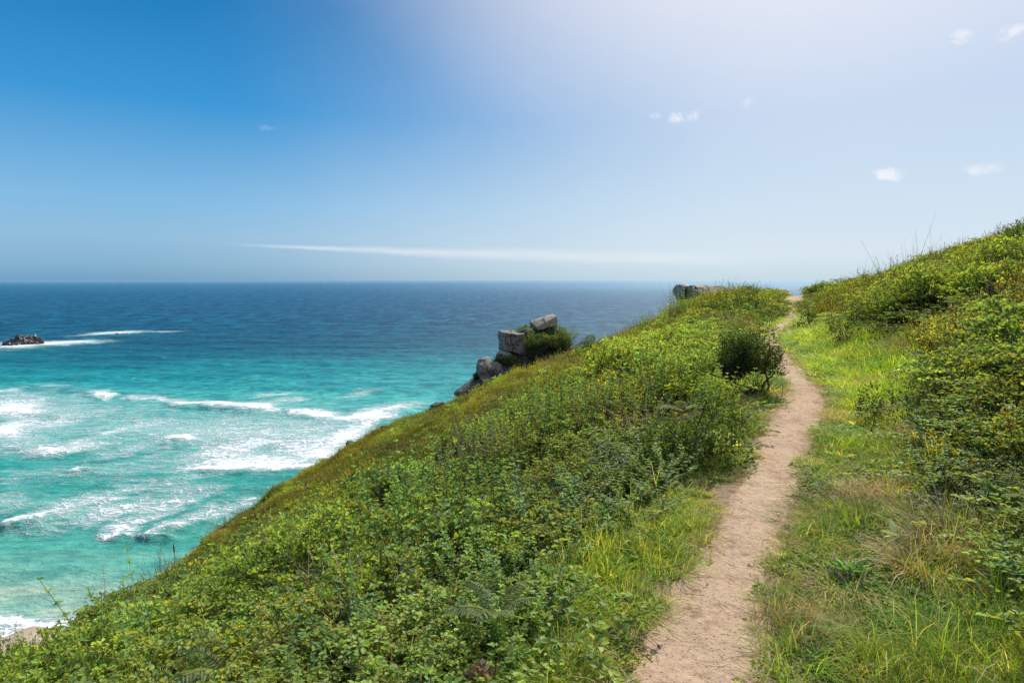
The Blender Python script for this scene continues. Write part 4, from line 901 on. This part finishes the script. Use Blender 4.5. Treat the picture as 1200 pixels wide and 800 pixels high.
    # small rocks on the seaward edge
    for (px, py, w, h, lb, sd) in [(450, 494, 14, 11, 'small dark rock breaking the slope edge over the surf', 31), (409, 537, 16, 16, 'dark rock on the slope edge below the small one', 37), (512, 468, 20, 10, 'low dark rock on the slope edge left of the boulders', 41), (93, 724, 15, 8, 'small brown rock at the lower left slope edge', 43), (746, 374, 18, 8, 'dark rock under the headland skyline shrubs', 47), (1188, 293, 12, 7, 'small pale rock near the top of the right hill', 53)]:
        x, y, z, t = on_skyline(px) if px < 1000 else on_ground(px, py+3, .3); q = (x, y, z+h*t/F*.25)
        rock('edge_rock', lb, (q[0], q[1], q[2]), (w*.8*t/F, w*t/F*.7, h*1.0*t/F), (0, .2, sd), mat=M_ROCKD if sd not in (43, 53) else M_ROCK, seed=sd, group='small rocks along the slope edges', amp=.16, n=16)
    # sea rock: a ragged islet of several crags fused at the waterline
    c = on_sea(29, 404); k = np.hypot(*c)/F; 
    e = empty('sea_rock', (c[0], c[1], SEA)); tag(e, 'ragged dark rocky islet in the surf at the far left', 'rock')
    for i, (dx, dy, w, h) in enumerate([(-13, 0, 13, 7), (-5, 2, 14, 13), (1, -1, 12, 16), (7, 1, 14, 11), (14, 0, 12, 10), (18, -2, 9, 7), (-17, -1, 7, 5), (4, -4, 20, 6), (-8, -3, 14, 6)]):
        rock('crag', '', (dx*k*.68, dy*3, h*k*.05), (w*k*.78, w*k*.95, h*k*1.1), (rng.normal(0, .2), rng.normal(0, .25), i*1.3), mat=M_SEAROCK, seed=60+i, parent=e, amp=.30, freq=2.6, n=18, p=3.5)
    c = on_sea(137, 392); rock('wave_washed_rock', 'tiny dark rock awash in the distant line of foam', (c[0], c[1], SEA), (3.2, 3, 3.4), mat=M_SEAROCK, seed=80, n=10, amp=.25)
    c = on_sea(8, 720)
    # small stones on the path
    spots = [(3.1, -.15), (3.9, .17), (4.6, -.16), (5.4, .14), (2.7, .16), (6.6, .2), (7.2, -.2), (8.4, .12), (3.4, .08), (9.5, -.18)]
    for i, (uu, oo) in enumerate(spots):
        vv = float(path_v(uu))+oo; X, Y = xy(uu, vv); s = random.uniform(.010, .022)
        o = rock('pebble', '', (float(X), float(Y), float(Huv(uu, vv))+.018), (s*1.4, s, s*.8), (0, 0, i), seed=90+i, n=6, amp=.1, mat=M_PEB)
        o['label'] = 'small pale pebble pressed into the dirt path'; o['category'] = 'pebble'; o['group'] = 'pebbles on the dirt path'

# ------------------------------------------------------------ sky, sun, camera
def build_world():
    w = bpy.data.worlds.new('World'); S.world = w; w.use_nodes = True; nt = w.node_tree; nt.nodes.clear(); N = lambda t, **k: mk(nt, t, **k)
    sk = N('ShaderNodeTexSky', sky_type='NISHITA', sun_disc=False, sun_elevation=SUN_EL, sun_rotation=SUN_AZ, altitude=60, air_density=1.0, dust_density=1.0, ozone_density=2.0)
    tc = N('ShaderNodeTexCoord'); V = tc.outputs['Generated']
    sx = N('ShaderNodeSeparateXYZ'); nt.links.new(V, sx.inputs[0])
    az = math_(nt, 'ARCTAN2', sx.outputs[0], sx.outputs[1]); el = math_(nt, 'ARCSINE', sx.outputs[2])
    sd = N('ShaderNodeVectorMath', operation='DOT_PRODUCT'); nt.links.new(V, sd.inputs[0])
    sd.inputs[1].default_value = (math.sin(SUN_AZ)*math.cos(SUN_EL), math.cos(SUN_AZ)*math.cos(SUN_EL), math.sin(SUN_EL))
    ang = math_(nt, 'ARCCOSINE', sd.outputs['Value'])
    col = mixc(nt, 1.0, sk.outputs[0], SKYGAIN, 'MULTIPLY')
    # clear deep blue away from the sun, pale veil of high cirrus towards it
    elp = smooth(nt, el, 0.0, .5)
    e12 = math_(nt, 'DIVIDE', math_(nt, 'MAXIMUM', el, 0), 1.2)
    deep = ramp(nt, e12, [(0, (1.7, 3.6, 5.6)), (.018, (2.3, 4.5, 6.4)), (.05, (2.83, 5.15, 7.3)), (.09, (2.23, 4.97, 7.75)), (.2, (.42, 3.1, 6.8)), (.33, (.03, 1.85, 4.9)), (1, (.05, 1.1, 3.4))])
    veil = ramp(nt, e12, [(0, (5.6, 7.1, 8.0)), (.03, (6.8, 7.9, 8.8)), (.09, (6.2, 7.6, 8.9)), (.2, (5.5, 6.8, 8.7)), (.33, (6.2, 7.1, 9.0)), (1, (8, 8, 9))])
    wn = noise_(nt, V, 1.6, 5, .6, .6)
    azv = math_(nt, 'ADD', az, math_(nt, 'MULTIPLY', math_(nt, 'SUBTRACT', wn, .5), .30))
    azv = math_(nt, 'ADD', azv, math_(nt, 'MULTIPLY', smooth(nt, el, .25, 0), .16))
    f = smooth(nt, azv, -.46, .52)
    art = mixc(nt, f, deep, veil)
    glow = math_(nt, 'MULTIPLY', smooth(nt, ang, .70, .24), .85)
    art = mixc(nt, glow, art, (9.3, 9.2, 9.6))
    # cirrus band low over the sea
    cu = math_(nt, 'SUBTRACT', el, math_(nt, 'MULTIPLY_ADD', az, -.028, .0400))
    cu = math_(nt, 'ADD', cu, math_(nt, 'MULTIPLY', math_(nt, 'SUBTRACT', noise_(nt, V, 7, 5, .6), .5), .010))
    width = math_(nt, 'MULTIPLY_ADD', smooth(nt, az, -.42, .05), .0085, .0025)
    band = smooth(nt, math_(nt, 'ABSOLUTE', math_(nt, 'DIVIDE', cu, width)), 1.3, .0)
    band = math_(nt, 'MULTIPLY', band, math_(nt, 'MULTIPLY', smooth(nt, az, -.45, -.30), smooth(nt, az, .42, .20)))
    mp = N('ShaderNodeMapping'); mp.inputs['Scale'].default_value = (5, 5, 60); nt.links.new(V, mp.inputs[0])
    band = math_(nt, 'MULTIPLY', band, math_(nt, 'MULTIPLY_ADD', noise_(nt, mp.outputs[0], 2, 6, .65), .9, .25))
    art = mixc(nt, math_(nt, 'MULTIPLY', band, .80, clamp=True), art, (7.9, 8.6, 9.2))
    # small fair-weather puffs
    nz = noise_(nt, V, 42, 6, .70, .8); tot = None
    for (px, py, wd, ht, a) in PUFFS:
        d = ray(px, py); d = d/np.linalg.norm(d); A0 = math.atan2(d[0], d[1]); E0 = math.asin(d[2])
        a1 = math_(nt, 'DIVIDE', math_(nt, 'SUBTRACT', az, A0), wd/F); e1 = math_(nt, 'DIVIDE', math_(nt, 'SUBTRACT', el, E0), ht/F)
        r2 = math_(nt, 'ADD', math_(nt, 'MULTIPLY', a1, a1), math_(nt, 'MULTIPLY', e1, e1))
        b = math_(nt, 'MULTIPLY', smooth(nt, math_(nt, 'ADD', math_(nt, 'MULTIPLY', math_(nt, 'SUBTRACT', nz, .5), 4.2), math_(nt, 'SUBTRACT', .95, r2)), .0, 1.5), a)
        b = math_(nt, 'MULTIPLY', b, smooth(nt, r2, 2.6, 1.0))
        tot = b if tot is None else math_(nt, 'MAXIMUM', tot, b)
    art = mixc(nt, tot, art, (9.7, 9.6, 10.0))
    col = mixc(nt, .97, col, art)
    bg = N('ShaderNodeBackground'); nt.links.new(col, bg.inputs[0]); bg.inputs[1].default_value = .1
    o = N('ShaderNodeOutputWorld'); nt.links.new(bg.outputs[0], o.inputs[0])
SKYGAIN = (1, 1, 1)
PUFFS = [(803, 137, 20, 8, .7), (766, 136, 9, 5, .5), (1040, 206, 21, 9, .8), (1157, 198, 18, 8, .6), (1128, 42, 13, 7, .6), (1190, 36, 18, 6, .7), (1175, 45, 8, 5, .4), (878, 119, 8, 7, .4), (315, 150, 16, 4, .12)]

build_ground(); build_path(); build_sea()
M_ROCKD = rock_mat('dark_rock', [(.04, .035, .03), (.09, .075, .062), (.17, .145, .12), (.05, .055, .03)])  # darker tones than the granite
M_ROCKP = rock_mat('pale_granite', [(.24, .18, .13), (.46, .36, .27), (.60, .49, .38), (.34, .28, .19)])
M_PEB = rock_mat('pale_stone', [(.30, .23, .17), (.42, .33, .25), (.55, .45, .36), (.36, .28, .2)])
build_rocks(); build_cover(); build_grass(); build_plants(); build_world()
sun = bpy.data.lights.new('sun', 'SUN'); sun.energy = 5.0; sun.angle = math.radians(.55); sun.color = (1.0, .95, .86)
so = bpy.data.objects.new('sun', sun); COL.objects.link(so)
so.rotation_euler = Vector((math.sin(SUN_AZ)*math.cos(SUN_EL), math.cos(SUN_AZ)*math.cos(SUN_EL), math.sin(SUN_EL))).to_track_quat('Z', 'Y').to_euler()
cam = bpy.data.cameras.new('camera'); cam.sensor_width = 36; cam.lens = F/1200*36; cam.clip_start = .05; cam.clip_end = 100000
co = bpy.data.objects.new('camera', cam); COL.objects.link(co); co.location = (0, 0, EYE); co.rotation_euler = (math.pi/2-TH, 0, 0)
S.camera = co
S.view_settings.view_transform = 'Standard'; S.view_settings.look = 'None'; S.view_settings.exposure = 0; S.view_settings.gamma = 1
S.cycles.max_bounces = 6; S.cycles.transparent_max_bounces = 4
